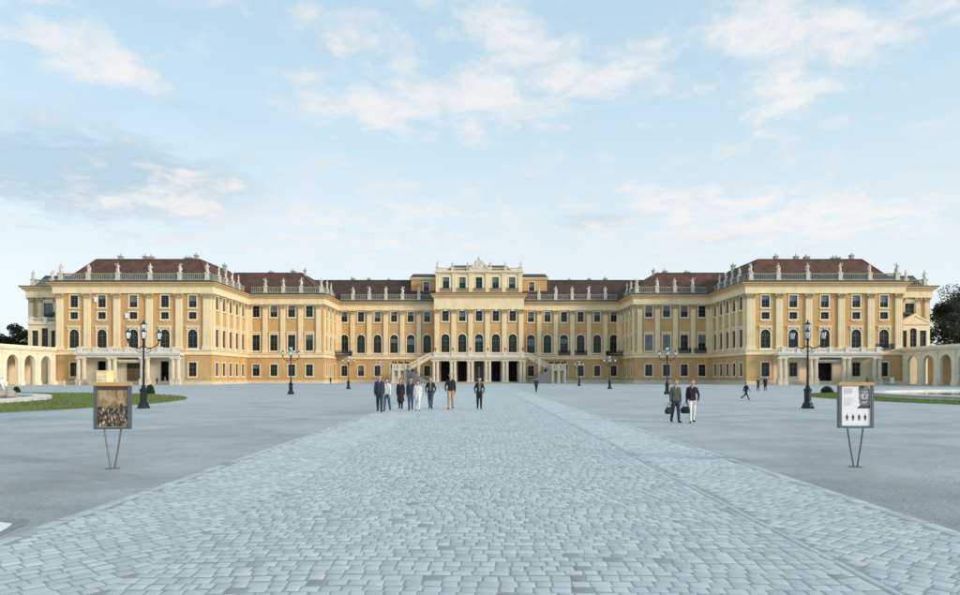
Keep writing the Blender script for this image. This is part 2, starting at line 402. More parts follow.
for s in near:
    o = link('sett', variants[rs.randrange(24) if rs.random() > .1 else rs.randrange(1, 24)], path, (s[0], s[1], 0), s[4], (s[2], s[3], 1.0))

# loose stones on the gravel where they can still be made out
rg = random.Random(9); v, f = [], []
for _ in range(16000):
    D = 6.5+22*rg.random()**1.6; x = rg.choice((-1, 1))*rg.uniform(5.5, max(5.6, .74*D)); r_ = rg.uniform(.004, .011); i = len(v)
    if abs(x) > .74*D: continue
    a = rg.uniform(0, 6.3); c_, s_ = cos(a)*r_, sin(a)*r_; k = rg.uniform(.6, 1.3)
    v += [(x+c_, D+s_, .001), (x-s_*k, D+c_*k, .001), (x-c_, D-s_, .001), (x+s_*k, D-c_*k, .001), (x+c_*.2, D-s_*.1, r_*rg.uniform(.5, .9))]
    f += [(i, i+1, i+4), (i+1, i+2, i+4), (i+2, i+3, i+4), (i+3, i, i+4)]
me = bpy.data.meshes.new('loose_gravel'); me.from_pydata(v, [], f); mat('pebble', (.31, .34, .35), .9, .5, 9); me.materials.append(MATS['pebble'])
tag(link('loose_gravel', me), 'loose grey pebbles scattered on the forecourt', 'gravel', kind='stuff')
# pale slab with dark patched asphalt round it at the path's edge
mat('patch_asphalt', (.24, .265, .28), .9, .3, 3, .01, 30)
g = MB(); g.quad((-9.5, 7.3, .003), (-5.2, 7.3, .003), (-5.3, 7.7, .003), (-5.34, 8.05, .003), (-5.5, 8.32, .003), (-6.1, 8.42, .003), (-7.4, 8.5, .003), (-9.5, 8.5, .003)); tag(part('asphalt_patch', g, 'patch_asphalt'), kind='structure')
g = MB(); g.quad((-9, 7.52, .007), (-5.34, 7.52, .007), (-5.42, 7.8, .007), (-5.52, 8.05, .007), (-5.75, 8.15, .007), (-9, 8.2, .007)); tag(part('paving_slab', g, 'white_board'), kind='structure')

# ---------------------------------------------------------------- lawns and basins
def lawn(cx, cy, ro, ri, rim_h):
    n = 96; g = MB()
    prev = None
    for (r, z) in ((ro, .0), (ro-.06, .03), (ro-.5, .06), (ri+.6, .06), (ri+.02, .05)):
        ring = [(cx+r*cos(2*pi*k/n), cy+r*sin(2*pi*k/n), z) for k in range(n)]
        if prev:
            for k in range(n): g.quad(prev[k], prev[(k+1) % n], ring[(k+1) % n], ring[k])
        prev = ring
    lw = tag(part('lawn', g, 'lawn_soil'), kind='structure')
    r = random.Random(int(cx)); v, f, tn = [], [], []
    for _ in range(42000):
        a = r.uniform(0, 2*pi); rr = sqrt(r.uniform(ri*ri, ro*ro)); x, y_ = cx+rr*cos(a), cy+rr*sin(a)
        if abs(x) > .8*y_: continue
        h = r.uniform(.04, .10); w = r.uniform(.02, .045); b = r.uniform(0, 2*pi); i = len(v)
        v += [(x-w*cos(b), y_-w*sin(b), .05), (x+w*cos(b), y_+w*sin(b), .05), (x+r.uniform(-.05, .05), y_+r.uniform(-.05, .05), .05+h)]
        f.append((i, i+1, i+2)); tn.append(r.random()*.6+.4*(.5+.5*sin(x*.8)*cos(y_*.6)))
    me = bpy.data.meshes.new('grass'); me.from_pydata(v, [], f); me.materials.append(MATS['grass'])
    a_ = me.attributes.new('tone', 'FLOAT', 'FACE'); a_.data.foreach_set('value', tn)
    tag(link('grass', me), 'short green grass growing on the ring lawn', 'grass', kind='stuff')
    return lw
LC, RC = (-50, 43), (52, 52)
lawn(*LC, 29, 19.6, .35); lawn(*RC, 24.5, 19.4, .5)
def basin(c, r, h, label):
    t = thing('fountain_basin', label, 'fountain', (c[0], c[1], 0), group='fountain basins in the forecourt')
    b = MB(); b.lathe([(r-1.25, -.05), (r-.02, -.05), (r, .14), (r-.12, .16), (r-.16, h-.16), (r-.02, h-.12), (r, h-.03), (r-.06, h), (r-1.2, h), (r-1.25, h-.05), (r-1.3, .05)], 72, caps=False)
    part('rim', b, 'white_stone', t, smooth=False)
    b = MB(); b.lathe([(r-1.26, h-.14), (.05, h-.14)], 72, caps=False); part('water', b, 'water', t)
    return t
basin(LC, 19.5, .28, 'round pale stone fountain basin with white figures on it')
basin(RC, 19.3, .38, 'round pale stone fountain basin beside the white poster board')

# ---------------------------------------------------------------- the palace
YP, YM, YC, YR = 144.7, 166.7, 182.3, 179.0       # depth of pavilion, wing, centre and middle front
XP0, XP1, XM = 56.9, 90.2, 38.1
palace = thing('palace', 'long yellow baroque palace with cream pilasters and brown tiled roofs', 'palace', (0, YC, 0))
def pp(name, mb, mats, parent=None, smooth=False):       # part given in world coordinates
    o = part(name, mb, mats, parent or palace, smooth=smooth)
    o.matrix_parent_inverse = Matrix.Translation((0, -YC, 0)) if parent is None else Matrix.Identity(4)
    return o
def arch_loop(uc, zb, zt, w, arched, n=10):
    h = w/2
    if not arched: return [(uc-h, zb), (uc+h, zb), (uc+h, zt), (uc-h, zt)]
    sp = zt-h*arched
    return [(uc-h, zb), (uc+h, zb)]+[(uc+h*cos(pi*k/n), sp+(zt-sp)*sin(pi*k/n)) for k in range(n+1)]
def frame_of(th): return Vector((cos(th), sin(th), 0)), Vector((sin(th), -cos(th), 0))
def facade(org, th, u0, u1, z0, z1, openings, m='ochre', name='wall', depth=.38, parent=None, wmat=None):
    u, nrm = frame_of(th); org = Vector((org[0], org[1], 0))
    P = lambda a, z, d=0: org+u*a+nrm*d+Vector((0, 0, z))
    bm = bmesh.new(); edges = []
    for loop in [[(u0, z0), (u1, z0), (u1, z1), (u0, z1)]]+[arch_loop(*o) for o in openings]:
        vv = [bm.verts.new(P(a, z)) for a, z in loop]
        for k in range(len(vv)): edges.append(bm.edges.new((vv[k], vv[(k+1) % len(vv)])))
    bmesh.ops.triangle_fill(bm, use_beauty=True, use_dissolve=False, edges=edges, normal=nrm)
    for f in bm.faces:
        if f.normal.dot(nrm) < 0: f.normal_flip()
    for o in openings:
        lp = arch_loop(*o)
        for k in range(len(lp)):
            a, b = lp[k], lp[(k+1) % len(lp)]
            bm.faces.new([bm.verts.new(P(*q)) for q in ((b[0], b[1], 0), (a[0], a[1], 0), (a[0], a[1], -depth), (b[0], b[1], -depth))])
    me = bpy.data.meshes.new(name); bm.to_mesh(me); bm.free(); me.materials.append(MATS[m])
    o = link(name, me, parent or palace)
    if parent is None: o.matrix_parent_inverse = Matrix.Translation((0, -YC, 0))
    return o
WIN = {}
def ring(mb, lo, li, y0, y1):      # flat frame between two matching loops, front at y0, back at y1
    n = len(lo)
    for k in range(n):
        k2 = (k+1) % n
        A, B, a, b = lo[k], lo[k2], li[k], li[k2]
        mb.quad((A[0], y0, A[1]), (B[0], y0, B[1]), (b[0], y0, b[1]), (a[0], y0, a[1]))
        mb.quad((B[0], y0, B[1]), (A[0], y0, A[1]), (A[0], y1, A[1]), (B[0], y1, B[1]))
        mb.quad((a[0], y0, a[1]), (b[0], y0, b[1]), (b[0], y1, b[1]), (a[0], y1, a[1]))
def win_meshes(w, h, arched, style):
    key = (round(w, 2), round(h, 2), arched, style)
    if key in WIN: return WIN[key]
    tr = MB(); t = .21
    lo = arch_loop(0, -(.0 if arched else t*.6), h+t, w+2*t, arched); li = arch_loop(0, 0, h, w-.002, arched)
    ring(tr, lo, li, -.10, .02)
    tr.box(-w/2-t-.1, w/2+t+.1, -.24, .0, -t-.10, -.003 if arched else -t*.6-.003)             # sill
    if style == 'hood':      # flat cornice with brackets over a tall window
        tr.box(-w/2-t-.15, w/2+t+.15, -.34, .0, h+t+.30, h+t+.52); tr.box(-w/2-t, w/2+t, -.16, 0, h+t+.06, h+t+.295)
        for sx in (-1, 1): tr.box(sx*(w/2+t*.6)-.11, sx*(w/2+t*.6)+.11, -.26, 0, h-.2, h+t+.05)
    if style == 'arc':       # segmental hood
        tr.prism([(-w/2-t-.1, h+t+.05)]+[(w/2+t+.1, h+t+.05)]+[((w/2+t+.1)*cos(pi*k/8), h+t+.05+.55*sin(pi*k/8)+.1) for k in range(9)], -.3, 0)
        tr.box(-.28, .28, -.36, 0, h-.12, h+t+.16)
    if style == 'key': tr.box(-.16, .16, -.2, 0, h-.08, h+t+.14)
    trm = tr.mesh('window', 'trim')
    sb = MB(); e = .10
    ring(sb, arch_loop(0, 0, h, w, arched), arch_loop(0, e, h-e, w-2*e, arched), .20, .30)
    sb.box(-.045, .045, .195, .29, e, h-e)
    rows = max(2, round(h/1.0)); tz = h*.66
    for k in range(1, rows):
        z = h*k/rows; sb.box(-w/2+e, w/2-e, .205, .28, z-.025, z+.025)
    if h > 2.6: sb.box(-w/2+e*.8, w/2-e*.8, .19, .295, tz-.06, tz+.06)
    sm = sb.mesh('sash', 'sash_paint')
    pb = MB(); pb.quad(*[(a, .26, z) for a, z in arch_loop(0, .02, h-.02, w-.04, arched)])
    pm = pb.mesh('pane', 'glass_dark')
    WIN[key] = (trm, sm, pm); return WIN[key]
def window(org, th, op, style='plain', pale=False):
    uc, zb, zt, w, arched = op
    u, nrm = frame_of(th); p = Vector((org[0], org[1], 0))+u*uc+Vector((0, 0, zb))
    trm, sm, pm = win_meshes(w, zt-zb, arched, style)
    o = link('window', trm, palace, p-Vector((0, YC, 0)), th)
    link('sash', sm, o); pa = link('pane', pm, o); pa.rotation_euler = (random.uniform(-.006, .006), 0, random.uniform(-.008, .008))
    r_ = random.random(); h = zt-zb
    if pale or (not arched and h > 2.3 and zb > 12 and r_ < .6) or r_ < .08:
        d_ = 1.0 if pale else random.uniform(.3, .62); b = MB(); b.quad((-w/2+.1, .245, h*(1-d_)+.05), (w/2-.1, .245, h*(1-d_)+.05), (w/2-.1, .245, h-.12-(.5*w*arched if arched else 0)), (-w/2+.1, .245, h-.12-(.5*w*arched if arched else 0)))
        part('blind', b, 'blind_cloth', o)
    return o
def doorway(org, th, op, m='door_wood', void=False):
    uc, zb, zt, w, arched = op
    u, nrm = frame_of(th); p = Vector((org[0], org[1], 0))+u*uc; h = zt-zb
    d = MB(); ring(d, arch_loop(0, 0, h+.3, w+.6, arched), arch_loop(0, 0, h, w-.002, arched), -.12, .02)
    o = part('door', d, 'pale_stone', palace, p-Vector((0, YC, 0))+Vector((0, 0, zb)), th)
    d = MB()
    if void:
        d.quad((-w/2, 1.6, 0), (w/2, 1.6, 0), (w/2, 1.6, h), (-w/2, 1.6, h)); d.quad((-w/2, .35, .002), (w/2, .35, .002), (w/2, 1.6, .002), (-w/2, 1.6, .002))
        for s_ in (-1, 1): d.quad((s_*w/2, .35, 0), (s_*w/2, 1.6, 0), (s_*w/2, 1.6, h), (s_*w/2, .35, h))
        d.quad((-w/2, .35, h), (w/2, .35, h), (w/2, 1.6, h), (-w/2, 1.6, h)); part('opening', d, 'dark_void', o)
    else:
        for s_ in (-1, 1):
            x0, x1 = (0.015, w/2) if s_ > 0 else (-w/2, -.015)
            lf = MB(); lf.box(x0, x1, .22, .30, 0, h*.72)
            for z0, z1 in ((.2, h*.2), (h*.26, h*.66)):
                ring(lf, [(x0+.12, z0), (x1-.12, z0), (x1-.12, z1), (x0+.12, z1)], [(x0+.2, z0+.08), (x1-.2, z0+.08), (x1-.2, z1-.08), (x0+.2, z1-.08)], .19, .22)
            lf.tube([(s_*.12, .2, h*.38), (s_*.12, .12, h*.40), (s_*.12, .2, h*.43)], .02, 5)
            part('door_leaf', lf, m, o)
        fl = MB(); fl.quad((-w/2, .27, h*.73), (w/2, .27, h*.73), (w/2, .27, h), (-w/2, .27, h)); part('pane', fl, 'glass_dark', o)
        fb = MB(); fb.box(-w/2, w/2, .2, .32, h*.72, h*.76)
        for k in range(-2, 3): fb.box(k*w/5-.03, k*w/5+.03, .21, .28, h*.76, h)
        part('sash', fb, 'sash_paint', o)
    return o
PIL = {}
def pilaster(org, th, uc, z0, z1, w=1.15, dp=.34, m='cream'):
    key = (round(z1-z0, 2), w, dp, m); h = z1-z0
    if key not in PIL:
        b = MB(); b.box(-w/2-.16, w/2+.16, -dp-.16, 0, 0, .45); b.box(-w/2-.08, w/2+.08, -dp-.08, 0, .45, .75)
        b.box(-w/2, w/2, -dp, 0, .75, h-1.05)
        for k in range(-1, 2): b.box(k*w*.27-.05, k*w*.27+.05, -dp-.035, -dp+.005, 1.0, h-1.25)
        c = MB()           # capital: astragal, two rows of leaves, volutes, abacus
        c.box(-w/2-.10, w/2+.10, -dp-.12, 0, h-1.15, h-1.02)
        c.prism([(-w/2+.05, h-1.02), (w/2-.05, h-1.02), (w/2+.10, h-.2), (-w/2-.10, h-.2)], -dp-.02, 0)
        for row, zz in ((0, h-.98), (1, h-.66)):
            for q in range(4):
                x = -w/2+w*(q+.5)/4+(0 if row else .0); c.tube([(x, -dp, zz), (x, -dp-.12, zz+.22), (x, -dp-.24, zz+.30)], [.12, .12, .05], 5)
        for s_ in (-1, 1):
            c.tube([(s_*(w/2+.14), -dp-.30, h-.38), (s_*(w/2+.14), -.02, h-.38)], .18, 8)
        c.box(-w/2-.34, w/2+.34, -dp-.36, 0, h-.18, h)
        PIL[key] = (b.mesh('pilaster', m), c.mesh('capital', 'capital_stone'))
    u, nrm = frame_of(th); p = Vector((org[0], org[1]-YC, 0))+u*uc+Vector((0, 0, z0))
    o = link('pilaster', PIL[key][0], palace, p, th); link('capital', PIL[key][1], o); return o
def band(name, org, th, u0, u1, steps, m, miter=(0, 0), parent=None):
    """moulding: steps of (z0, z1, projection); miter extends an end by the projection"""
    if name == 'entablature':          # the projecting cornice is a piece of its own, its shade put into a darker ochre
        band('cornice', org, th, u0, u1, steps[3:], 'shaded_ochre', miter); steps = steps[:3]
    u, nrm = frame_of(th); b = MB()
    for z0, z1, d in steps: b.box(u0-(d if miter[0] else 0), u1+(d if miter[1] else 0), -d, 0.0, z0, z1)
    o = part(name, b, m, parent or palace, (org[0], org[1]-YC, 0) if not parent else (0, 0, 0), th); return o
ENT = [(19.42, 19.62, .46), (19.62, 20.85, .38), (20.85, 21.1, .60), (21.1, 21.45, .95), (21.45, 21.75, 1.25)]
GUT = [(21.75, 21.90, 1.42), (21.90, 21.935, 1.2), (21.935, 22.25, .12)]
STR = [(6.35, 6.6, .30), (6.6, 7.25, .16), (7.25, 7.5, .40)]
PLI = [(0, .62, .28), (.62, .78, .20)]
statue_spots = []
def balustrade(org, th, u0, u1, z, posts, off=-.35, h=1.5, m='parapet_stone', statues=None, pm='white_stone'):
    """rail on balusters with pedestals; a statue's spot over each post"""
    u, nrm = frame_of(th); b = MB(); y0, y1 = -off-.17, -off+.17; y0, y1 = -off-.18, -off+.18
    b.box(u0, u1, y0-.06, y1+.06, z, z+.28); b.box(u0, u1, y0-.04, y1+.04, z+h-.24, z+h-.02)
    o = part('balustrade', b, m, palace, (org[0], org[1]-YC, 0), th)
    q = MB(); L = u1-u0; n = max(2, int(L/.42))
    for k in range(n):
        a = u0+(k+.5)*L/n
        if any(abs(a-p) < .5 for p in posts): continue
        q.lathe([(.10, z+.28), (.12, z+.40), (.06, z+.62), (.13, z+.92), (.08, z+h-.24)], 5, (a, -off, 0), caps=False)
    tag(part('balusters', q, m, o), kind='stuff')
    for p in posts:
        pd = MB(); pd.box(p-.52, p+.52, y0-.22, y1+.22, z, z+.3); pd.box(p-.42, p+.42, y0-.14, y1+.14, z+.3, z+h-.05); pd.box(p-.56, p+.52, y0-.22, y1+.22, z+h-.05, z+h+.16)
        part('pedestal', pd, 'statue_stone' if statues else pm, o)
    if statues:
        for p in posts:
            w = Vector((org[0], org[1], 0))+u*p+nrm*(off)+Vector((0, 0, z+h+.16)); statue_spots.append((w, th, statues))
    return o
ZB = 22.26
# --- middle front (risalit)
org = (0, YR); ths = 0.0
GD = [(0 if k == 0 else k*4.43, .5, 5.75, 2.35, 0) for k in range(-2, 3)]
A1 = [(k*4.43, 8.1, 12.95, 2.2, 1) for k in range(-2, 3)]
A2 = [(k*4.43, 16.3, 19.1, 1.75, .35) for k in range(-2, 3)]
AT = [(k*4.43*.985, 25.0, 27.95, 1.7, 0) for k in range(-2, 3)]
facade(org, 0, -11.45, 11.45, 0, 24.0, GD+A1+A2)
for o_ in A1: window(org, 0, o_, 'key')
for o_ in A2: window(org, 0, o_, 'arc')
for i, o_ in enumerate(GD):
    if i == 2: doorway(org, 0, o_, 'sash_paint')
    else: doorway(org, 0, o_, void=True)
for k in range(-3, 3): pilaster(org, 0, (k+.5)*4.43, 7.52, 19.40, 1.2)
band('plinth', org, 0, -11.45, 11.45, PLI[:1], 'pale_stone') if False else None
RE = [(a+.02, b_+.02, d) for a, b_, d in ENT]
band('string_course', org, 0, -11.45, 11.45, STR, 'cream', (1, 1))
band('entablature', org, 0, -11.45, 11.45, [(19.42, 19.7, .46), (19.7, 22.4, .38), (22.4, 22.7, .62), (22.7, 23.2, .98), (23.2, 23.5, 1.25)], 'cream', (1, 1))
band('gutter', org, 0, -11.45, 11.45, [(23.5, 23.66, 1.4)], 'lead', (1, 1))
facade((0, YR+.5), 0, -11.2, 11.2, 23.66, 29.4, AT, 'cream', 'attic_wall')
for o_ in AT: window((0, YR+.5), 0, o_, 'plain')
for s in (-1, 1):
    facade((s*11.45, YR), s*pi/2, 0 if s > 0 else -3.4, 3.4 if s > 0 else 0, 0, 24.0, [], 'ochre')
    facade((s*11.2, YR+.5), s*pi/2, 0 if s > 0 else -14, 14 if s > 0 else 0, 23.66, 29.4, [], 'cream', 'attic_wall')
for k in range(-3, 3):
    b = MB(); x = (k+.5)*4.43*.985; b.box(x-.5, x+.5, YR+.28, YR+.5, 23.7, 28.9); b.box(x-.62, x+.62, YR+.18, YR+.5, 28.6, 28.9); pp('attic_pier', b, 'cream')
    if k < 2:
        b = MB(); x0, x1 = x+.55, x+4.43*.985-.55
        for j in range(15): xx = x0+(x1-x0)*(j+.5)/15; b.tube([(xx, YR+.2, 24.0), (xx, YR+.2, 25.0)], .03, 4)
        b.box(x0, x1, YR+.15, YR+.25, 25.0, 25.1); pp('railing', b, 'iron')
band('attic_cornice', (0, YR+.5), 0, -11.2, 11.2, [(28.95, 29.2, .35), (29.2, 29.5, .65)], 'cream', (1, 1))
balustrade((0, YR+.5), 0, -11.3, 11.3, 29.51, [-11, -7.0, -3.0, 3.0, 7.0, 11], off=-.3, h=1.0, m='pale_stone', statues='attic')
b = MB()    # low vaulted roof of the attic
n = 10
for k in range(n):
    a0, a1 = pi*k/n, pi*(k+1)/n
    f = lambda a: (YR+6.5-5.2*cos(a), 29.6+2.3*sin(a))
    (ya, za), (yb, zb) = f(a0), f(a1); x0, x1 = 8.8, 8.8
    b.quad((-x0+1.8*sin(a0), ya, za), (x0-1.8*sin(a0), ya, za), (x1-1.8*sin(a1), yb, zb), (-x1+1.8*sin(a1), yb, zb))
for s in (-1, 1):
    for k in range(n//2):
        a0, a1 = pi*k/n, pi*(k+1)/n
        q = [(s*(8.8-1.8*sin(a)), YR+6.5+e*5.2*cos(a), 29.6+2.3*sin(a)) for a, e in ((a0, -1), (a0, 1), (a1, 1), (a1, -1))]
        b.quad(*q)
b.box(-10.9, 10.9, YR+.9, YR+14, 29.42, 29.6)
pp('roof', b, 'lead')
# crest with clock
b = MB(); cy = YR+.1
b.prism([(-3.0, 29.5), (3.0, 29.5), (2.6, 30.1), (1.9, 30.5), (1.55, 31.3), (1.1, 32.0), (.45, 32.35), (0, 32.9), (-.45, 32.35), (-1.1, 32.0), (-1.55, 31.3), (-1.9, 30.5), (-2.6, 30.1)], cy, cy+.5)
for s in (-1, 1):
    b.ball((s*1.75, cy+.1, 30.75), .5, 8, 6, sy=.7, sz=1.3); b.ball((s*2.4, cy+.1, 30.15), .45, 8, 6, sy=.7); b.ball((s*.8, cy+.1, 32.05), .35, 8, 6, sy=.7)
b.ball((0, cy+.2, 32.8), .38, 8, 6, sz=1.4)
crest = pp('crest', b, 'statue_stone')
b = MB(); b.prism([(1.0*cos(2*pi*k/24), 31.0+1.0*sin(2*pi*k/24)) for k in range(24)], cy-.08, cy+.01); ck = part('clock_face', b, 'white_stone', crest)
b = MB(); 
for k in range(12):
    a = 2*pi*k/12; b.prism([(.82*cos(a)+.06*cos(q), 31.0+.82*sin(a)+.06*sin(q)) for q in (0, pi/2, pi, 3*pi/2)], cy-.12, cy-.075)
b.prism([(-.05, 30.95), (.05, 30.95), (.4, 31.5), (.32, 31.55)], cy-.13, cy-.08); b.prism([(-.05, 31.0), (.0, 30.93), (-.5, 30.75), (-.52, 30.82)], cy-.135, cy-.08)
part('clock_hands', b, 'iron', crest)

# --- portico and balcony before the middle front
YB = 172.6
b = MB(); b.box(-12.6, 12.6, YB, YR-.02, 6.2, 6.75); b.box(-12.75, 12.75, YB-.15, YB+.3, 6.52, 6.76); b.box(-12.3, 12.3, YB+.25, YB+1.0, 5.7, 6.2)
pp('balcony', b, 'pale_stone')
b = MB(); b.box(-13.2, 13.2, YB-.5, YR, 0, .16); pp('step', b, 'grey_stone')
b = MB(); b.box(-12.9, 12.9, YB-.2, YR, .16, .32); pp('step', b, 'grey_stone')
colm = None
for k in range(-3, 3):
    x = (k+.5)*4.43
    for dx in (-.46, .46):
        c = MB(); c.box(-.44, .44, -.44, .44, 0, .3); c.lathe([(.45, .3), (.45, .42), (.41, .5), (.40, .6), (.40, 2.2), (.36, 4.7), (.40, 4.75), (.40, 4.85), (.36, 4.9), (.45, 5.15)], 12); c.box(-.45, .45, -.45, .45, 5.15, 5.4)
        if colm is None: colm = c.mesh('column', 'pale_stone')
        link('column', colm, palace, (x+dx, YB+.62-YC, .32))
balustrade((0, YB), 0, -12.5, 12.5, 6.765, [(k+.5)*4.43 for k in range(-3, 3)], off=-.3, h=1.0, m='white_stone')
for k in range(-3, 3):   # lantern on each balcony post
    b = MB(); x = (k+.5)*4.43; b.lathe([(.12, 0), (.05, .1), (.04, .45), (.12, .5), (.2, .95), (.14, 1.0), (.02, 1.25)], 6, (x, YB+.3, 7.93)); pp('balcony_lamp', b, 'iron')

# --- centre wings, corner wings, end pavilions
BAYS = [36.1-4.44*k for k in range(6)]
def opn(us, zb, zt, w, a=0): return [(u, zb, zt, w, a) for u in us]
def roof_frustum(x0, x1, y0, y1, z0, ix, iy, z1, chim=(), tm='roof_tile'):
    b = MB(); A = [(x0, y0, z0), (x1, y0, z0), (x1, y1, z0), (x0, y1, z0)]
    i0, i1 = (ix if isinstance(ix, tuple) else (ix, ix))
    B = [(x0+i0, y0+iy, z1), (x1-i1, y0+iy, z1), (x1-i1, y1-iy, z1), (x0+i0, y1-iy, z1)]
    for k in range(4): b.quad(A[k], A[(k+1) % 4], B[(k+1) % 4], B[k])
    b.quad(*B)
    for k in range(4): b.tube([A[k], B[k]], .16, 5); b.tube([B[k], B[(k+1) % 4]], .16, 5)
    r = pp('roof', b, tm)
    for (cx, cy, w, h) in chim:
        c = MB(); w *= .8; h *= .62; c.box(cx-w/2, cx+w/2, cy-.5, cy+.5, z1-2.2, z1+h-.25); c.box(cx-w/2-.12, cx+w/2+.12, cy-.6, cy+.6, z1+h-.25, z1+h)
        for j in range(max(1, int(w/.7))): c.lathe([(.17, z1+h), (.14, z1+h+.5)], 6, (cx-w/2+.35+j*.7, cy, 0))
        part('chimney', c, 'grey_stone', r)
    return r
def iron_balcony(org, th, uc, z, w=3.0, d=.7):
    u, nrm = frame_of(th); b = MB()
    b.box(-w/2, w/2, -d, 0, -.12, 0)
    pts = [(-w/2, 0), (-w/2, -d), (w/2, -d), (w/2, 0)]
    for (ax, ay), (bx_, by) in zip(pts[:-1], pts[1:]):
        L = sqrt((bx_-ax)**2+(by-ay)**2); n = int(L/.13)
        for k in range(n+1):
            x, y_ = ax+(bx_-ax)*k/n, ay+(by-ay)*k/n; ux, uy = ((bx_-ax)/L, (by-ay)/L)
            b.tube([(x, y_, 0), (x-uy*-.0, y_-.10, .45), (x, y_, 1.05)], .028, 4)
        b.tube([(ax, ay, 1.05), (bx_, by, 1.05)], .05, 4); b.tube([(ax, ay, .25), (bx_, by, .25)], .035, 4)
    # leafy scrollwork panel
    for k in range(int(w/.4)):
        b.ball((-w/2+.2+k*.4, -d-.02, .65), .15, 6, 4, sy=.3)
    p = Vector((org[0], org[1]-YC, z))+u*uc; return part('iron_balcony', b, 'iron', palace, p, th)
for s in (-1, 1):
    # centre wing
    org = (0, YC)
    us = [s*x for x in BAYS]; lo, hi = sorted((s*XM, s*11.45))
    gops = opn(us, 1.85, 4.65, 1.65, .25); dops = []
    ci = 3; dops = [(us[ci], .1, 5.0, 1.9, 0)]; gops = [g_ for i, g_ in enumerate(gops) if i != ci]
    a1 = opn(us, 8.0, 12.95, 2.15, 1); a2 = opn(us, 16.35, 19.05, 1.65)
    facade(org, 0, lo, hi, 0, 22.0, gops+dops+a1+a2)
    for o_ in gops: window(org, 0, o_, 'plain')
    for o_ in dops: doorway(org, 0, o_)
    for o_ in a1: window(org, 0, o_, 'key')
    for o_ in a2: window(org, 0, o_, 'plain')
    for k in range(6): pilaster(org, 0, s*(36.1+2.22-4.44*k-4.44 if k < 5 else 37.4), 7.52, 19.40, 1.1)
    band('plinth', org, 0, lo, hi, PLI, 'pale_stone'); band('string_course', org, 0, lo, hi, STR, 'cream')
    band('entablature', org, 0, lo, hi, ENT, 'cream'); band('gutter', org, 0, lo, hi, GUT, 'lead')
    l2, h2 = sorted((s*37.2, s*11.6))
    balustrade(org, 0, l2, h2, ZB, [s*(33.88-4.44*k) for k in range(5)], statues='centre')
    # attic piece flanking the middle front, set back
    b = MB(); xs = sorted((s*11.3, s*18.6)); aops = [(s*14.4, 25.1, 27.6, 1.5, 0)]
    facade((0, 186.2), 0, xs[0], xs[1], 22.4, 28.7, aops, 'ochre', 'attic_wall'); window((0, 186.2), 0, aops[0])
    facade((s*18.6, 186.2), s*pi/2, 0 if s > 0 else -9, 9 if s > 0 else 0, 22.4, 28.7, [], 'ochre', 'attic_wall')
    band('attic_cornice', (0, 186.2), 0, xs[0], xs[1], [(28.2, 28.5, .3), (28.5, 28.75, .6)], 'cream', (s < 0, s > 0))
    b = MB(); x0, x1 = sorted((s*11.3, s*19.0)); b.box(x0, x1, 185.9, 196, 28.76, 29.9, .9); pp('roof', b, 'lead')
    # corner wing (four bays) and its inner return
    org = (0, YM); us = [s*(41.6+4.35*k) for k in range(4)]; lo, hi = sorted((s*XM, s*XP0))
    g0 = opn(us, 1.85, 4.7, 1.75); f1 = opn(us, 8.05, 11.95, 1.85); f2 = opn(us, 16.3, 19.1, 1.75)
    facade(org, 0, lo, hi, 0, 22.0, g0+f1+f2)
    for o_ in g0: window(org, 0, o_, 'plain')
    for i, o_ in enumerate(f1): window(org, 0, o_, 'hood', pale=(s > 0 and i < 2))
    for o_ in f2: window(org, 0, o_, 'plain')
    for k in range(5): pilaster(org, 0, s*(39.35+4.36*k) if k < 4 else s*56.15, 7.52, 19.40, 1.1)
    m_ = (s > 0, s < 0)
    band('plinth', org, 0, lo, hi, PLI, 'pale_stone', m_); band('string_course', org, 0, lo, hi, STR, 'cream', m_)
    band('entablature', org, 0, lo, hi, ENT, 'cream', m_); band('gutter', org, 0, lo, hi, GUT, 'lead', m_)
    l2, h2 = sorted((s*38.3, s*56.0)); balustrade(org, 0, l2, h2, ZB, [s*x for x in (38.75, 43.7, 48.05, 52.45)], statues='wing')
    # return of the corner wing
    th = -s*pi/2; org = (s*XM, YM); sg = 1 if s < 0 else -1; L = YC-YM       # u runs with depth for s<0
    us = [sg*(3.0+4.6*k) for k in range(3)]; lo, hi = sorted((0, sg*L))
    g0 = opn(us[:2], 1.85, 4.7, 1.5); gd = [(us[2], .1, 4.9, 1.9, 0)]; f1 = opn(us, 8.05, 11.95, 1.6); f2 = opn(us, 16.3, 19.1, 1.5)
    facade(org, th, lo, hi, 0, 22.0, g0+gd+f1+f2)
    for o_ in g0+f2: window(org, th, o_, 'plain')
    for o_ in f1: window(org, th, o_, 'hood')
    doorway(org, th, gd[0])
    for k in (.75, 5.3, 9.9, 14.6): pilaster(org, th, sg*k, 7.52, 19.40, 1.1)
    lo2, hi2 = lo, hi
    for nm, st, mm in (('plinth', PLI, 'pale_stone'), ('string_course', STR, 'cream'), ('entablature', ENT, 'cream'), ('gutter', GUT, 'lead')):
        band(nm, org, th, lo, hi, [(a+.004, b_-.004, d-.004) for a, b_, d in st], mm)
    l3, h3 = sorted((sg*1.0, sg*(L-1.2))); balustrade(org, th, l3, h3, ZB, [sg*5.3, sg*9.9], statues='side')
    # pavilion inner flank
    org = (s*XP0, YP); L = YM-YP; us = [sg*(2.9+4.05*k) for k in range(5)]; lo, hi = sorted((0, sg*L))
    g0 = opn(us, 1.85, 4.7, 1.7); f1 = opn(us, 8.05, 11.95, 1.75); f2 = opn(us, 16.2, 19.1, 1.65)
    facade(org, th, lo, hi, 0, 22.0, g0+f1+f2)
    for o_ in g0+f2: window(org, th, o_, 'plain')
    for o_ in f1: window(org, th, o_, 'hood')
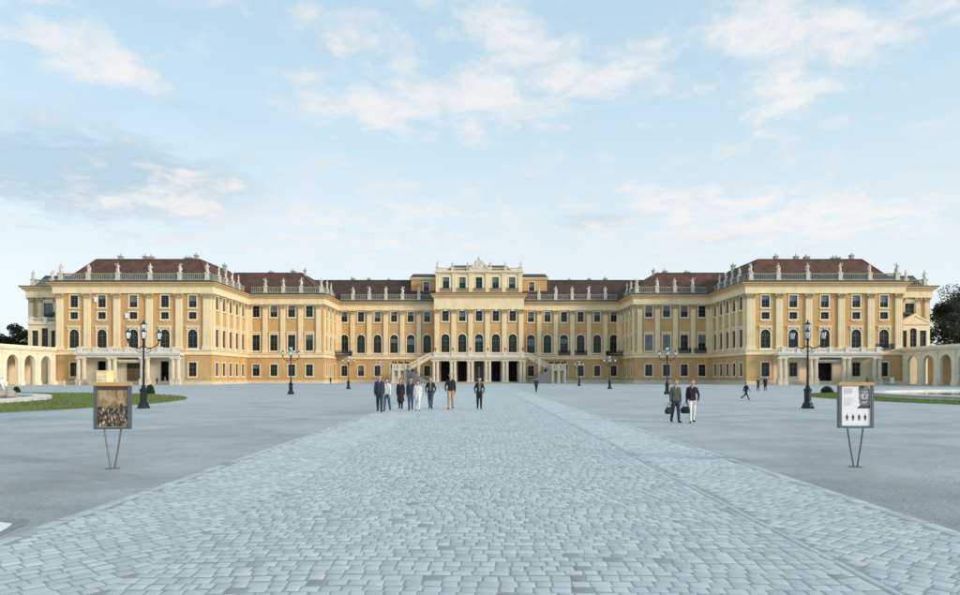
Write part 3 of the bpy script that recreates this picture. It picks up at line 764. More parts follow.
    for k in (.75, 4.92, 8.97, 13.02, 17.07, 21.2): pilaster(org, th, sg*k, 7.52, 19.40, 1.1)
    for nm, st, mm in (('plinth', PLI, 'pale_stone'), ('string_course', STR, 'cream'), ('entablature', ENT, 'cream'), ('gutter', GUT, 'lead')):
        band(nm, org, th, lo, hi, [(a+.004, b_-.004, d-.004) for a, b_, d in st], mm)
    l3, h3 = sorted((sg*1.0, sg*(L-1.0))); balustrade(org, th, l3, h3, ZB, [sg*k for k in (4.92, 8.97, 13.02, 17.07)], statues='side')
    # pavilion front (five bays)
    cx = s*73.55; org = (cx, YP); us = [-12.6, -6.7, 0, 6.7, 12.6]; lo, hi = -16.65, 16.65
    if s < 0:
        g0 = opn([us[0], us[4]], 1.75, 4.75, 1.7); gd = [(us[1], .1, 5.0, 1.75, 0), (us[2], .1, 4.6, 2.9, 0), (us[3], .1, 5.0, 1.75, 0)]
    else:
        g0 = opn([us[0], us[1], us[3], us[4]], 1.75, 4.75, 1.75); gd = [(us[2], .1, 4.6, 3.0, 0)]
    f1 = opn(us, 7.8, 11.8, 2.1, 1); fm = opn(us, 13.95, 15.45, 1.7); f2 = opn(us, 16.45, 19.0, 1.7)
    facade(org, 0, lo, hi, 0, 22.0, g0+gd+f1+fm+f2)
    for o_ in g0+fm+f2: window(org, 0, o_, 'plain')
    for o_ in f1: window(org, 0, o_, 'hood')
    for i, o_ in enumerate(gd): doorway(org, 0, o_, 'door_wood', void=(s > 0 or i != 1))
    for k in (-15.6, -9.75, -3.45, 3.45, 9.75, 15.6): pilaster(org, 0, k, 7.52, 19.40, 1.35)
    pilaster(org, 0, s*-16.25, 7.5, 19.38, .8, .30)
    m_ = (1, 1)
    band('plinth', org, 0, lo, hi, PLI, 'pale_stone', m_); band('string_course', org, 0, lo, hi, STR, 'cream', m_)
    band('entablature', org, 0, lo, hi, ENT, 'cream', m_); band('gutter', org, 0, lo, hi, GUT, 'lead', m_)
    balustrade(org, 0, -16.4, 16.4, ZB, [-15.6, -9.75, -3.45, 3.45, 9.75, 15.6], statues='pavilion left' if s < 0 else 'pavilion right')
    for u_ in us:       # garland panel under the mezzanine
        b = MB(); b.tube([(cx+u_-1.0, YP-.04, 13.75), (cx+u_-.5, YP-.1, 13.45), (cx+u_, YP-.12, 13.38), (cx+u_+.5, YP-.1, 13.45), (cx+u_+1.0, YP-.04, 13.75)], .09, 5); pp('garland', b, 'cream')
    # outer flank and rear
    facade((s*XP1, YP), s*pi/2, 0 if s > 0 else -30, 30 if s > 0 else 0, 0, 22.0, [], 'ochre')
    pw = [o_ for o_ in g0+gd if abs(o_[0]) < 10]
    facade((cx, YP-.045), 0, -10.9, 10.9, .79, 6.19, [(u_, max(zb_, .8), zt_, w_+.62, a_) for u_, zb_, zt_, w_, a_ in [(o_[0], o_[1]-.3, o_[2]+.31, o_[3], o_[4]) for o_ in pw]], 'pale_stone' if s < 0 else 'cream', 'porch_wall', .04)
    # porch: column pairs carrying a balcony
    yb = YP-2.7
    b = MB(); b.box(cx-11.0, cx+11.0, yb, YP-.42, 6.2, 6.7); b.box(cx-11.2, cx+11.2, yb-.2, yb+.25, 6.48, 6.72); b.box(cx-10.7, cx+10.7, yb+.3, yb+1.05, 5.75, 6.2); pp('balcony', b, 'white_stone')
    for u_ in (-9.9, -3.45, 3.45, 9.9):
        for dx in (-.55, .55):
            c = MB(); c.box(-.5, .5, -.5, .5, 0, 1.1); c.box(-.56, .56, -.56, .56, 1.1, 1.22); c.lathe([(.50, 1.22), (.50, 1.35), (.45, 1.45), (.45, 2.6), (.40, 4.9), (.45, 4.95), (.40, 5.05), (.52, 5.4)], 12); c.box(-.5, .5, -.5, .5, 5.4, 5.74)
            part('column', c, 'pale_stone', palace, (cx+u_+dx, yb+.68-YC, 0))
    balustrade((cx, yb), 0, -10.9, 10.9, 6.73, [-9.9, -6.7, -3.45, 0, 3.45, 6.7, 9.9], off=-.3, h=1.05, m='white_stone')
    b = MB(); b.box(cx-2.4, cx+2.4, YP-2.0, YP-.02, 4.95, 5.25); b.box(cx-2.2, cx+2.2, YP-1.8, YP-.02, 4.7, 4.95); pp('canopy', b, 'pale_stone' if s < 0 else 'grey_stone')
    # set-back side block with loggia and terrace
    xs = sorted((s*90.2, s*99.3)); ya = 149.8
    lop = [(s*94.8, 13.6, 17.9, 2.1, 0)]
    facade((0, ya), 0, xs[0], xs[1], 0, 21.6, lop); window((0, ya), 0, lop[0], 'hood')
    for x_ in (91.2, 93.1, 96.5, 98.5): pilaster((0, ya), 0, s*x_, 13.4, 19.1, .9)
    band('entablature', (0, ya), 0, xs[0], xs[1], [(a-.3, b_-.3, d-.02) for a, b_, d in ENT], 'cream', (s < 0, s > 0)); band('gutter', (0, ya), 0, xs[0], xs[1], [(21.45, 21.62, 1.38)], 'lead', (s < 0, s > 0))
    facade((s*99.3, ya), s*pi/2, 0 if s > 0 else -20, 20 if s > 0 else 0, 0, 21.6, [])
    l2, h2 = sorted((s*90.6, s*99.0)); balustrade((0, ya), 0, l2, h2, 21.64, [s*94.2, s*98.4], statues='side block')
    b = MB(); b.box(xs[0]+.3, xs[1]-.3, ya+1.2, ya+18, 21.62, 24.4, 1.6); pp('roof', b, 'lead')
    yt = 146.9; xt = sorted((s*90.22, s*97.4))
    tops = [(s*91.7, 8.0, 11.7, 1.45, 0), (s*93.8, 8.0, 12.2, 1.5, 0 if s < 0 else .6), (s*95.9, 8.0, 11.7, 1.45, 0)]
    facade((0, yt), 0, xt[0], xt[1], 0, 13.0, tops, 'cream')
    for o_ in tops: window((0, yt), 0, o_, 'plain')
    facade((s*97.4, yt), s*pi/2, 0 if s > 0 else -3, 3 if s > 0 else 0, 0, 13.0, [], 'cream')
    b = MB(); b.box(xt[0]+.01, xt[1]+(.3 if s > 0 else -.01), yt-.35, ya-.02, 13.0, 13.38); pp('terrace', b, 'cream')
    band('string_course', (0, yt), 0, xt[0], xt[1], [(7.2, 7.6, .25)], 'cream')
    if s < 0: balustrade((0, yt), 0, xt[0]+.3, xt[1]-.3, 13.39, [s*97.0, s*93.8, s*90.9], off=-.3, h=1.05, m='pale_stone')
    else:
        b = MB(); b.prism([(s*90.6, 13.4), (s*97.3, 13.4), (s*93.9, 15.0)], yt-.3, yt+.5); b.prism([(s*90.4, 13.39), (s*90.9, 13.39), (s*93.9, 14.85), (s*97.0, 13.39), (s*97.5, 13.39), (s*93.9, 15.3)], yt-.5, yt+.55); pp('pediment', b, 'cream')
        b = MB()
        for j in range(34): b.tube([(s*90.7+j*.2, yt+1.0, 13.38), (s*90.7+j*.2, yt+1.0, 14.5)], .025, 4)
        b.box(s*90.5, s*97.3, yt+.96, yt+1.04, 14.5, 14.58); pp('railing', b, 'iron')
    # roofs
    x0, x1 = sorted((s*(XP0+.9), s*(XP1-.9)))
    ch = [(x0+a*(x1-x0), YP+8+bb, ww, hh) for a, bb, ww, hh in ((.28, 0, .9, 1.7), (.44, 1, 1.0, 1.9), (.50, 0, 1.2, 1.5), (.74, 2, 2.2, 1.7), (.82, 0, .8, 2.1), (.12, 12, 1.0, 1.6), (.88, 12, 1.0, 1.6))]
    roof_frustum(x0, x1, YP+.9, YP+30, 22.02, (4.2, 4.2), 5.6, 27.75, ch)
    x0, x1 = sorted((s*(XM+.9), s*(XP0+6)))
    roof_frustum(x0, x1, YM+.9, YM+27, 22.05, (.5, 6.2) if s < 0 else (6.2, .5), 5.8, 28.1, [(s*48, YM+9, 1.2, 1.5), (s*54, YM+10, 1.4, 1.4), (s*44.4, YM+6.6, .5, 1.2)])
    x0, x1 = sorted((s*10.5, s*46))
    roof_frustum(x0, x1, YC+.9, YC+17, 22.08, (.1, .1), 6.2, 28.5, [(s*31, YC+9, 1.0, 1.2), (s*25.5, YC+10, .9, 1.1), (s*35.5, YC+9, 1.2, 1.4)], 'roof_dark')
    # iron window balconies
    bl = [(us_, YC) for us_ in ((22.8, 27.2) if s > 0 else ())]
    if s > 0:
        for x_ in (22.78, 27.22): iron_balcony((0, YC), 0, x_, 7.62, 3.2)
        for x_ in (50.3, 54.65-.6): iron_balcony((0, YM), 0, x_, 7.62, 2.9)
        iron_balcony((73.55, YP), 0, 12.6, 7.62, 3.2)
    # curved iron balcony in the inner corner
    b = MB(); cxx, cyy, R = s*XM, YC, 4.2
    pts = [(cxx-s*R*cos(a), cyy-R*sin(a)) for a in [pi/2*k/14 for k in range(15)]]
    for (ax, ay), (bx_, by) in zip(pts[:-1], pts[1:]):
        b.quad((cxx, cyy, 7.3), (ax, ay, 7.3), (bx_, by, 7.3)); b.quad((cxx, cyy, 7.5), (ax, ay, 7.5), (bx_, by, 7.5)); b.quad((ax, ay, 7.3), (bx_, by, 7.3), (bx_, by, 7.5), (ax, ay, 7.5))
        b.tube([(ax, ay, 8.5), (bx_, by, 8.5)], .06, 4)
        for q in (0, .33, .66): b.tube([(ax+(bx_-ax)*q, ay+(by-ay)*q, 7.5), (ax+(bx_-ax)*q, ay+(by-ay)*q, 8.5)], .04, 4)
        b.ball(((ax+bx_)/2, (ay+by)/2, 8.0), .2, 6, 4)
    pp('iron_balcony', b, 'iron')
# white casements standing open at two upper windows of the left pavilion
for u_, z_ in ((-7.75, 17.6), (-1.15, 14.2)):
    b = MB(); x = -73.55+u_; b.box(x-.40, x+.30, YP-.34, YP-.27, z_, z_+1.0); ring(b, [(x-.40, z_), (x+.30, z_), (x+.30, z_+1.0), (x-.40, z_+1.0)], [(x-.32, z_+.08), (x+.22, z_+.08), (x+.22, z_+.92), (x-.32, z_+.92)], YP-.38, YP-.34); pp('casement', b, 'white_board')

# --- double staircase
stair = thing('double_staircase', 'white stone double staircase descending from the portico balcony to the forecourt', 'staircase', (0, 171, 0))
def sp_(name, mb, m):
    o = part(name, mb, m, stair); o.matrix_parent_inverse = Matrix.Translation((0, -171, 0)); return o
for s in (-1, 1):
    n = 20
    for k in range(n):      # upper flight along the front, outward and down
        x0, x1 = sorted((s*(12.6+k*.26), s*(12.6+(k+1)*.26+.02))); z = 6.6-k*.15
        bow = -1.5*sin(pi*.5*(k+.5)/n)**2; b = MB(); b.box(x0, x1, 172.4+bow, 174.6+bow, z-.15-.45, z-.0); sp_('step', b, 'pale_stone')
    xl0, xl1 = sorted((s*17.85, s*21.6))
    b = MB(); b.box(xl0, xl1, 168.2, 174.2, 3.2, 3.6); b.box(xl0-.1, xl1+.1, 168.1, 174.3, 3.38, 3.55); sp_('landing', b, 'pale_stone')
    for x_ in (18.2, 19.75, 21.3):
        for y_ in (168.6, 173.8):
            b = MB(); b.box(s*x_-.32, s*x_+.32, y_-.32, y_+.32, 0, 3.2); b.box(s*x_-.4, s*x_+.4, y_-.4, y_+.4, 0, .4); b.box(s*x_-.38, s*x_+.38, y_-.38, y_+.38, 2.9, 3.19); sp_('pillar', b, 'pale_stone')
            p = MB(); p.box(s*x_-.25, s*x_+.25, y_-.25, y_+.25, 3.6, 4.75); p.box(s*x_-.31, s*x_+.31, y_-.31, y_+.31, 4.75, 4.9); sp_('post', p, 'pale_stone')
            p = MB(); p.ball((s*x_, y_, 5.25), .3, 8, 6); p.lathe([(.1, 4.9), (.06, 5.0)], 6, (s*x_, y_, 0)); sp_('finial', p, 'iron')
    n = 24
    for k in range(n):      # lower flight, in front, inward and down
        x0, x1 = sorted((s*(17.85-k*.24), s*(17.85-(k+1)*.24-.02))); z = 3.6-k*.15
        b = MB(); bow = .9*sin(pi*(k+.5)/n); b.box(x0, x1, 168.1-bow, 170.4-bow, 0, z-.002); sp_('step', b, 'grey_stone')
    # cheek wall of the lower flight, following the bow, with an iron handrail on it
    b = MB(); pr = []; hr = []; nn = 12
    for k in range(nn+1):
        f = k/nn; x = s*(17.85-5.76*f); y_ = 168.0-.9*sin(pi*f); z = 3.75-3.45*f; pr.append((x, y_, z)); hr.append((x, y_-.1, z+.75))
    for (ax, ay, az), (bx_, by, bz) in zip(pr[:-1], pr[1:]):
        b.quad((ax, ay-.3, 0), (bx_, by-.3, 0), (bx_, by-.3, bz), (ax, ay-.3, az)); b.quad((ax, ay-.3, az), (bx_, by-.3, bz), (bx_, by, bz), (ax, ay, az))
    b.quad((pr[-1][0], pr[-1][1]-.3, 0), (pr[-1][0], pr[-1][1], 0), (pr[-1][0], pr[-1][1], .3), (pr[-1][0], pr[-1][1]-.3, .3)); sp_('cheek_wall', b, 'shaded_stone')
    b = MB(); b.tube(hr, .05, 5)
    for p_, q_ in zip(pr, hr): b.tube([(p_[0], p_[1]-.1, p_[2]), q_], .035, 4)
    sp_('handrail', b, 'iron')
    # balustrades of the upper flight
    for yy in (172.3, 174.7):
        zt = lambda x: 6.6-(x-12.6)/.26*.15
        by_ = lambda x: yy-1.5*sin(pi*.5*max(0, min(1, (x-12.6)/5.2)))**2
        xs_ = [12.4+5.5*k/10 for k in range(11)]
        b = MB(); b.tube([(s*x, by_(x), zt(x)+1.02) for x in xs_], .15, 4); b.tube([(s*x, by_(x), zt(x)+.05) for x in xs_], .18, 4)
        o = sp_('balustrade', b, 'pale_stone'); q = MB()
        for k in range(14):
            x = 12.7+k*.37; q.lathe([(.09, zt(x)+.1), (.12, zt(x)+.35), (.06, zt(x)+.6), (.08, zt(x)+.95)], 5, (s*x, by_(x), 0), caps=False)
        tag(part('balusters', q, 'pale_stone', o), kind='stuff')
    b = MB(); b.box(s*15.2-.3, s*15.2+.3, 171.25, 171.85, 0, 6.3); b.box(s*15.2-.37, s*15.2+.37, 171.15, 171.95, 6.3, 6.5); sp_('pillar', b, 'pale_stone')
    x0, x1 = sorted((s*17.9, s*21.6)); b = MB(); b.box(x0, x1, 173.9, 174.1, 4.45, 4.65); sp_('handrail', b, 'pale_stone')
    b = MB(); b.box(x0, x1, 168.4, 168.7, 4.45, 4.65); o = sp_('balustrade', b, 'pale_stone')
    q = MB()
    for k in range(8): q.lathe([(.09, 3.6), (.12, 3.9), (.06, 4.15), (.08, 4.45)], 5, (s*(18.6+k*.36), 168.55, 0), caps=False)
    tag(part('balusters', q, 'pale_stone', o), kind='stuff')

# --- arcades along the sides of the forecourt
for s in (-1, 1):
    t = thing('arcade', ('cream arcade with tall open arches joining the pavilion with wooden doors' if s < 0 else 'cream arcade with tall open arches running in front of the dark trees'), 'arcade', (s*90, 122, 0), group='arcades along the forecourt')
    y0, y1 = 101.0, 144.3; th = -s*pi/2; sg = 1 if s < 0 else -1
    cs = [141.2-5.05*k for k in range(8)]
    ops = [(sg*(c-122), .13, 6.0, 3.2, 1) for c in cs]
    lo, hi = sorted((sg*(y0-122), sg*(y1-122)))
    o = facade((0, 0), th, lo, hi, 0, 7.3, ops, 'pale_cream', 'wall', .5, parent=t)
    u, nrm = frame_of(th)
    b = MB(); b.box(lo, hi, -.3, .9, 7.0, 7.3); b.box(lo, hi, -.5, .9, 7.3, 7.6); b.box(lo, hi, -.35, .8, 7.6, 7.9); part('cornice', b, 'pale_cream', t, rz=th)
    b = MB(); b.box(lo, hi, .2, 5.6, 6.75, 7.05); part('ceiling', b, 'cream', t, rz=th)
    b = MB(); b.box(lo, hi, 5.2, 5.6, 0, 6.75); part('rear_wall', b, 'cream', t, rz=th)
    b = MB(); b.box(lo, hi, -.1, 5.2, 0, .12); part('floor', b, 'grey_stone', t, rz=th)
    for k in range(len(cs)+1):
        c = cs[0]+2.525-5.05*k
        if c > 144: c = 143.6
        uu = sg*(c-122)
        b = MB(); b.box(uu-.42, uu+.42, -.28, 0, .0, 6.7); b.box(uu-.7, uu+.7, -.42, 0, 0, .8); b.box(uu-.66, uu+.66, -.4, 0, 6.35, 6.7); part('pilaster', b, 'pale_cream', t, rz=th)
    for k, c in enumerate(cs):
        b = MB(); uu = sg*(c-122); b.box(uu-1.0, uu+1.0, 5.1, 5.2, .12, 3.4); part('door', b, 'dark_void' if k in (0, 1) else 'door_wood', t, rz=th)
        b = MB(); ring(b, arch_loop(uu, .36, 6.25, 3.7, 1), arch_loop(uu, .36, 6.0, 3.2, 1), -.1, .0); part('arch_moulding', b, 'pale_cream', t, rz=th)

# ---------------------------------------------------------------- statues on the parapets
def statue_mesh(seed):
    r = random.Random(seed); b = MB(); ln = r.uniform(-.06, .06)
    b.lathe([(.42, 0), (.42, .12), (.30, .14)], 8)
    b.lathe([(.30, .1), (.33, .3), (.27, .7), (.25, 1.0), (.20, 1.15), (.27, 1.45), (.29, 1.6), (.20, 1.78), (.09, 1.84), (.08, 1.92)], 9, (0, 0, .05), 1, .8)
    b.ball((ln, -.03, 2.14), .16, 8, 6, sz=1.2)
    for s_ in (-1, 1):
        if r.random() < .2: pts = [(s_*.26, 0, 1.68), (s_*.5, -.1, 1.85), (s_*.55, -.12, 2.25)]
        else: pts = [(s_*.27, 0, 1.68), (s_*.42, -.06, 1.3), (s_*.24, -.28, 1.15)]
        b.tube(pts, [.10, .09, .06], 6)
    b.tube([(.3*r.choice((-1, 1)), .12, .1), (.34*r.choice((-1, 1)), .1, .9), (.1, .2, 1.5)], [.16, .2, .08], 6)
    return b.mesh('roof_statue', 'statue_stone', True)
SM = [statue_mesh(k) for k in range(5)]
SL = {'attic': 'pale stone statue on the top attic balustrade, %s from the clock crest, %s-poster side',
      'centre': 'pale stone statue above the arched-window front, %s from the clock crest, %s-poster side',
      'wing': 'pale stone statue on the four-bay wing front, %s from its inner corner, %s-poster side',
      'side0': 'pale stone statue on four-bay wing flank, %s from the front, %s-poster side',
      'side1': 'pale stone statue on end pavilion flank, %s from the front, %s-poster side',
      'pavilion': 'pale stone statue on the end pavilion front parapet, %s from its inner corner, %s-poster side',
      'side block': 'pale stone statue on the low set-back block, %s from the pavilion, %s-poster side'}
ORD = ('first', 'second', 'third', 'fourth', 'fifth', 'sixth', 'seventh')
rows = {}
for p, th, key in statue_spots:
    k = 'pavilion' if key.startswith('pav') else key
    if k == 'side': k = 'side0' if abs(p.x) < 45 else 'side1'
    rows.setdefault((k, p.x > 0), []).append((p, th))
i = 0
for (k, right), lst in rows.items():
    lst.sort(key=lambda q: q[0].y if k.startswith('side') and k != 'side block' else abs(q[0].x))
    for j, (p, th) in enumerate(lst):
        o = link('roof_statue', SM[i % 5], None, p-Vector((0, 0, .001)), th+random.uniform(-.4, .4)); i += 1
        q = .98 if k != 'attic' else .72; o.scale = (q, q, q*random.uniform(.86, .95))
        tag(o, SL[k] % (ORD[j], 'portrait' if right else 'painting'), 'statue', 'statues on the roof parapets')

# ---------------------------------------------------------------- lamp posts
def make_lamp():
    t = thing('lamp_post', 'x', 'lamp post', group='lamp posts in two rows across the forecourt')
    b = MB(); b.box(-.31, .31, -.31, .31, 0, .12); b.lathe([(.30, .12), (.29, .22), (.21, .34), (.19, .40), (.19, .92), (.23, .96), (.23, 1.04), (.13, 1.12)], 8, rot=pi/8); part('base', b, 'iron', t)
    b = MB(); b.lathe([(.105, 1.1), (.12, 1.2), (.068, 1.3), (.06, 2.2), (.075, 2.24), (.06, 2.28), (.047, 3.3), (.09, 3.38), (.06, 3.5), (.05, 3.95), (.10, 4.05), (.09, 4.12), (.03, 4.18)], 10); part('shaft', b, 'iron', t, smooth=False)
    def lantern(x, y, z, sc):
        f = MB(); f.lathe([(.06*sc, 0), (.11*sc, .05*sc)], 6, (x, y, z))
        for k in range(6):
            a = 2*pi*k/6; f.tube([(x+.11*sc*cos(a), y+.11*sc*sin(a), z+.05*sc), (x+.19*sc*cos(a), y+.19*sc*sin(a), z+.46*sc)], .009, 4)
        f.lathe([(.205*sc, .46*sc), (.19*sc, .485*sc), (.08*sc, .57*sc), (.04*sc, .60*sc), (.045*sc, .65*sc), (.01, .74*sc)], 6, (x, y, z))
        o = part('lantern', f, 'iron', t)
        g_ = MB(); g_.lathe([(.10*sc, .055*sc), (.18*sc, .455*sc)], 6, (x, y, z)); part('glass', g_, 'lantern_glass', o)
    for k in range(4):
        a = k*pi/2; c_, s_ = cos(a), sin(a); b = MB()
        b.tube([(r*c_, r*s_, z) for r, z in ((.04, 3.42), (.22, 3.30), (.45, 3.34), (.64, 3.46), (.76, 3.62), (.76, 3.74))], [.03]*6, 6)
        b.tube([(r*c_, r*s_, z) for r, z in ((.05, 3.1), (.2, 3.05), (.34, 3.14), (.36, 3.26), (.28, 3.3))], .018, 5); b.lathe([(.05, 0), (.09, .04), (.03, .08)], 6, (.76*c_, .76*s_, 3.70))
        part('arm', b, 'iron', t); lantern(.76*c_, .76*s_, 3.76, .84)
    lantern(0, 0, 4.16, .95); return t
lamp0 = make_lamp(); first = True
LLAB = {(-1, 0): 'black five-lantern lamp post at the tip of the lawn near the painting poster', (1, 0): 'black five-lantern lamp post at the tip of the lawn near the portrait poster',
        (-1, 1): 'black five-lantern lamp post before the four-bay wing, next beyond the painting-poster lawn', (1, 1): 'black five-lantern lamp post before the four-bay wing, behind the bag-carrying couple',
        (-1, 2): 'distant black lamp post before the inner corner, two beyond the painting-poster lawn lamp', (1, 2): 'distant black lamp post before the inner corner, two beyond the portrait-poster lawn lamp',
        (-1, 3): 'farthest black lamp post of its row, behind the walking group near the stairs', (1, 3): 'farthest black lamp post of its row, before windows with iron balconies'}
for s in (-1, 1):
    for k, D in enumerate((37.3, 66.5, 95.8, 125.0)):
        o = lamp0 if first else copy_tree(lamp0); first = False
        o.location = (18.03 if s > 0 and k == 0 else s*18.4, D, 0); o.rotation_euler = (0, 0, -s*(.46, .2, .1, .05)[k]); o['label'] = LLAB[(s, k)]

# ---------------------------------------------------------------- poster boards
def sign(loc, rz, left):
    t = thing('poster_board', 'poster board on thin V legs showing a painted hall full of people' if left else 'white poster board on thin V legs with a dark portrait and small figures', 'sign', loc, rz, 'poster boards beside the path')
    w, z0, z1 = .325, .75, 1.575
    b = MB(); b.box(-w+.03, w-.03, -.012, .03, z0+.03, z1); part('board', b, 'white_board', t)
    b = MB(); e = .045
    b.box(-w-.005, -w+e, -.04, .05, z0, z1); b.box(w-e, w+.005, -.04, .05, z0, z1); b.box(-w+e, w-e, -.038, .048, z0, z0+e); part('frame', b, 'metal_grey', t)
    b = MB(); b.box(-w-.01, w+.01, -.05, .06, z1+.002, z1+.055); b.box(-w, w, -.045, .055, z1+.055, z1+.065); part('top_rail', b, 'tan_wood', t)
    for s_ in (-1, 1):
        b = MB(); b.tube([(s_*.15, .01, z0+.01), (s_*.10, .005, .40), (s_*.035, 0, .01)], [.017, .016, .015], 6); part('leg', b, 'metal_grey', t)
    b = MB(); b.lathe([(.13, 0), (.13, .012), (.03, .018)], 14); part('base_plate', b, 'metal_grey', t)
    p = MB(); p.quad((-w+e+.004, -.016, z0+e+.004), (w-e-.004, -.016, z0+e+.004), (w-e-.004, -.016, z1-.01), (-w+e+.004, -.016, z1-.01))
    pr = part('print', p, 'poster_print' if left else 'white_board', t)
    if not left:
        q = MB(); r = random.Random(4)      # columns of small type, too small to read
        for k in range(5): q.box(-.235, -.235+r.uniform(.15, .215), -.0175, -.0165, 1.505-.022*k, 1.517-.022*k)
        for k in range(8): q.box(-.235, -.235+r.uniform(.12, .20), -.0175, -.0165, 1.33-.02*k, 1.336-.02*k)
        part('type', q, 'print_grey', pr)
        q = MB()                            # portrait of a man in half profile, shaded in three tones
        q.cur = 1; q.quad(*[(x, -.017, z) for x, z in ((.045, 1.50), (.06, 1.555), (.13, 1.57), (.22, 1.56), (.265, 1.50), (.268, 1.13), (.02, 1.13), (.03, 1.155), (.075, 1.19), (.07, 1.235), (.055, 1.25), (.07, 1.28), (.045, 1.33), (.06, 1.37))])
        q.cur = 2; q.quad(*[(x, -.0172, z) for x, z in ((.10, 1.34), (.145, 1.30), (.22, 1.32), (.245, 1.40), (.235, 1.47), (.11, 1.46), (.10, 1.42))])
        q.quad(*[(x, -.0172, z) for x, z in ((.10, 1.235), (.18, 1.23), (.23, 1.27), (.14, 1.275))])
        q.cur = 0
        for pl in (((.045, 1.49), (.06, 1.56), (.14, 1.575), (.17, 1.53), (.09, 1.51)), ((.09, 1.425), (.15, 1.42), (.16, 1.44), (.09, 1.448)), ((.18, 1.42), (.24, 1.425), (.235, 1.445), (.18, 1.44)),
                   ((.15, 1.33), (.175, 1.32), (.185, 1.41), (.165, 1.41)), ((.08, 1.285), (.15, 1.30), (.215, 1.285), (.20, 1.272), (.10, 1.27)), ((.02, 1.131), (.268, 1.131), (.268, 1.20), (.20, 1.185), (.12, 1.20), (.07, 1.18))):
            q.quad(*[(x, -.0175, z) for x, z in pl])
        part('portrait', q, ['print_dark', 'print_mid', 'print_grey'], pr)
        for k in range(4):                  # four small standing figures
            q = MB(); x = -.17+.115*k; z = .90
            q.prism([(x-.016, z), (x-.004, z), (x, z+.045), (x+.006, z), (x+.017, z), (x+.02, z+.06), (x+.027, z+.045), (x+.024, z+.085), (x+.008, z+.096), (x-.008, z+.096), (x-.024, z+.085), (x-.03, z+.05), (x-.02, z+.06)], -.0178, -.0165)
            q.prism([(x+.012*cos(2*pi*j/8), z+.109+.014*sin(2*pi*j/8)) for j in range(8)], -.0178, -.0165)
            part('figure_print', q, 'print_dark', pr)
    return t
sign((-6.95, 12.9, 0), .12, True); sign((7.28, 13.15, 0), -.02, False)

# ---------------------------------------------------------------- people
def capsule(mb, p0, p1, r0, r1, ys=1.0):
    p0, p1 = Vector(p0), Vector(p1); d = p1-p0; L = d.length
    if L < 1e-5: d = Vector((0, 0, 1)); L = 1e-5
    d.normalize(); a = d.orthogonal().normalized(); b = d.cross(a); n, m = 10, 4; i = len(mb.v); rings = []
    for j in range(m+1): th = -pi/2+pi/2*j/m; rings.append((p0+d*(sin(th)*r0), max(cos(th)*r0, r0*.03)))
    for j in range(m+1): th = pi/2*j/m; rings.append((p1+d*(sin(th)*r1), max(cos(th)*r1, r1*.03)))
    for c, r in rings:
        for k in range(n):
            an = 2*pi*k/n; o = (a*cos(an)+b*sin(an))*r; q = c+o
            cc = p0+(p1-p0)*max(0, min(1, (q-p0).dot(p1-p0)/max((p1-p0).length_squared, 1e-9)))
            mb.v.append((q.x, cc.y+(q.y-cc.y)*ys, q.z))
    for j in range(len(rings)-1):
        for k in range(n):
            k2 = (k+1) % n; mb.f.append((i+j*n+k, i+j*n+k2, i+(j+1)*n+k2, i+(j+1)*n+k)); mb.mi.append(0)
    mb.f.append(tuple(i+k for k in reversed(range(n)))); L_ = i+(len(rings)-1)*n; mb.f.append(tuple(L_+k for k in range(n))); mb.mi += [0, 0]
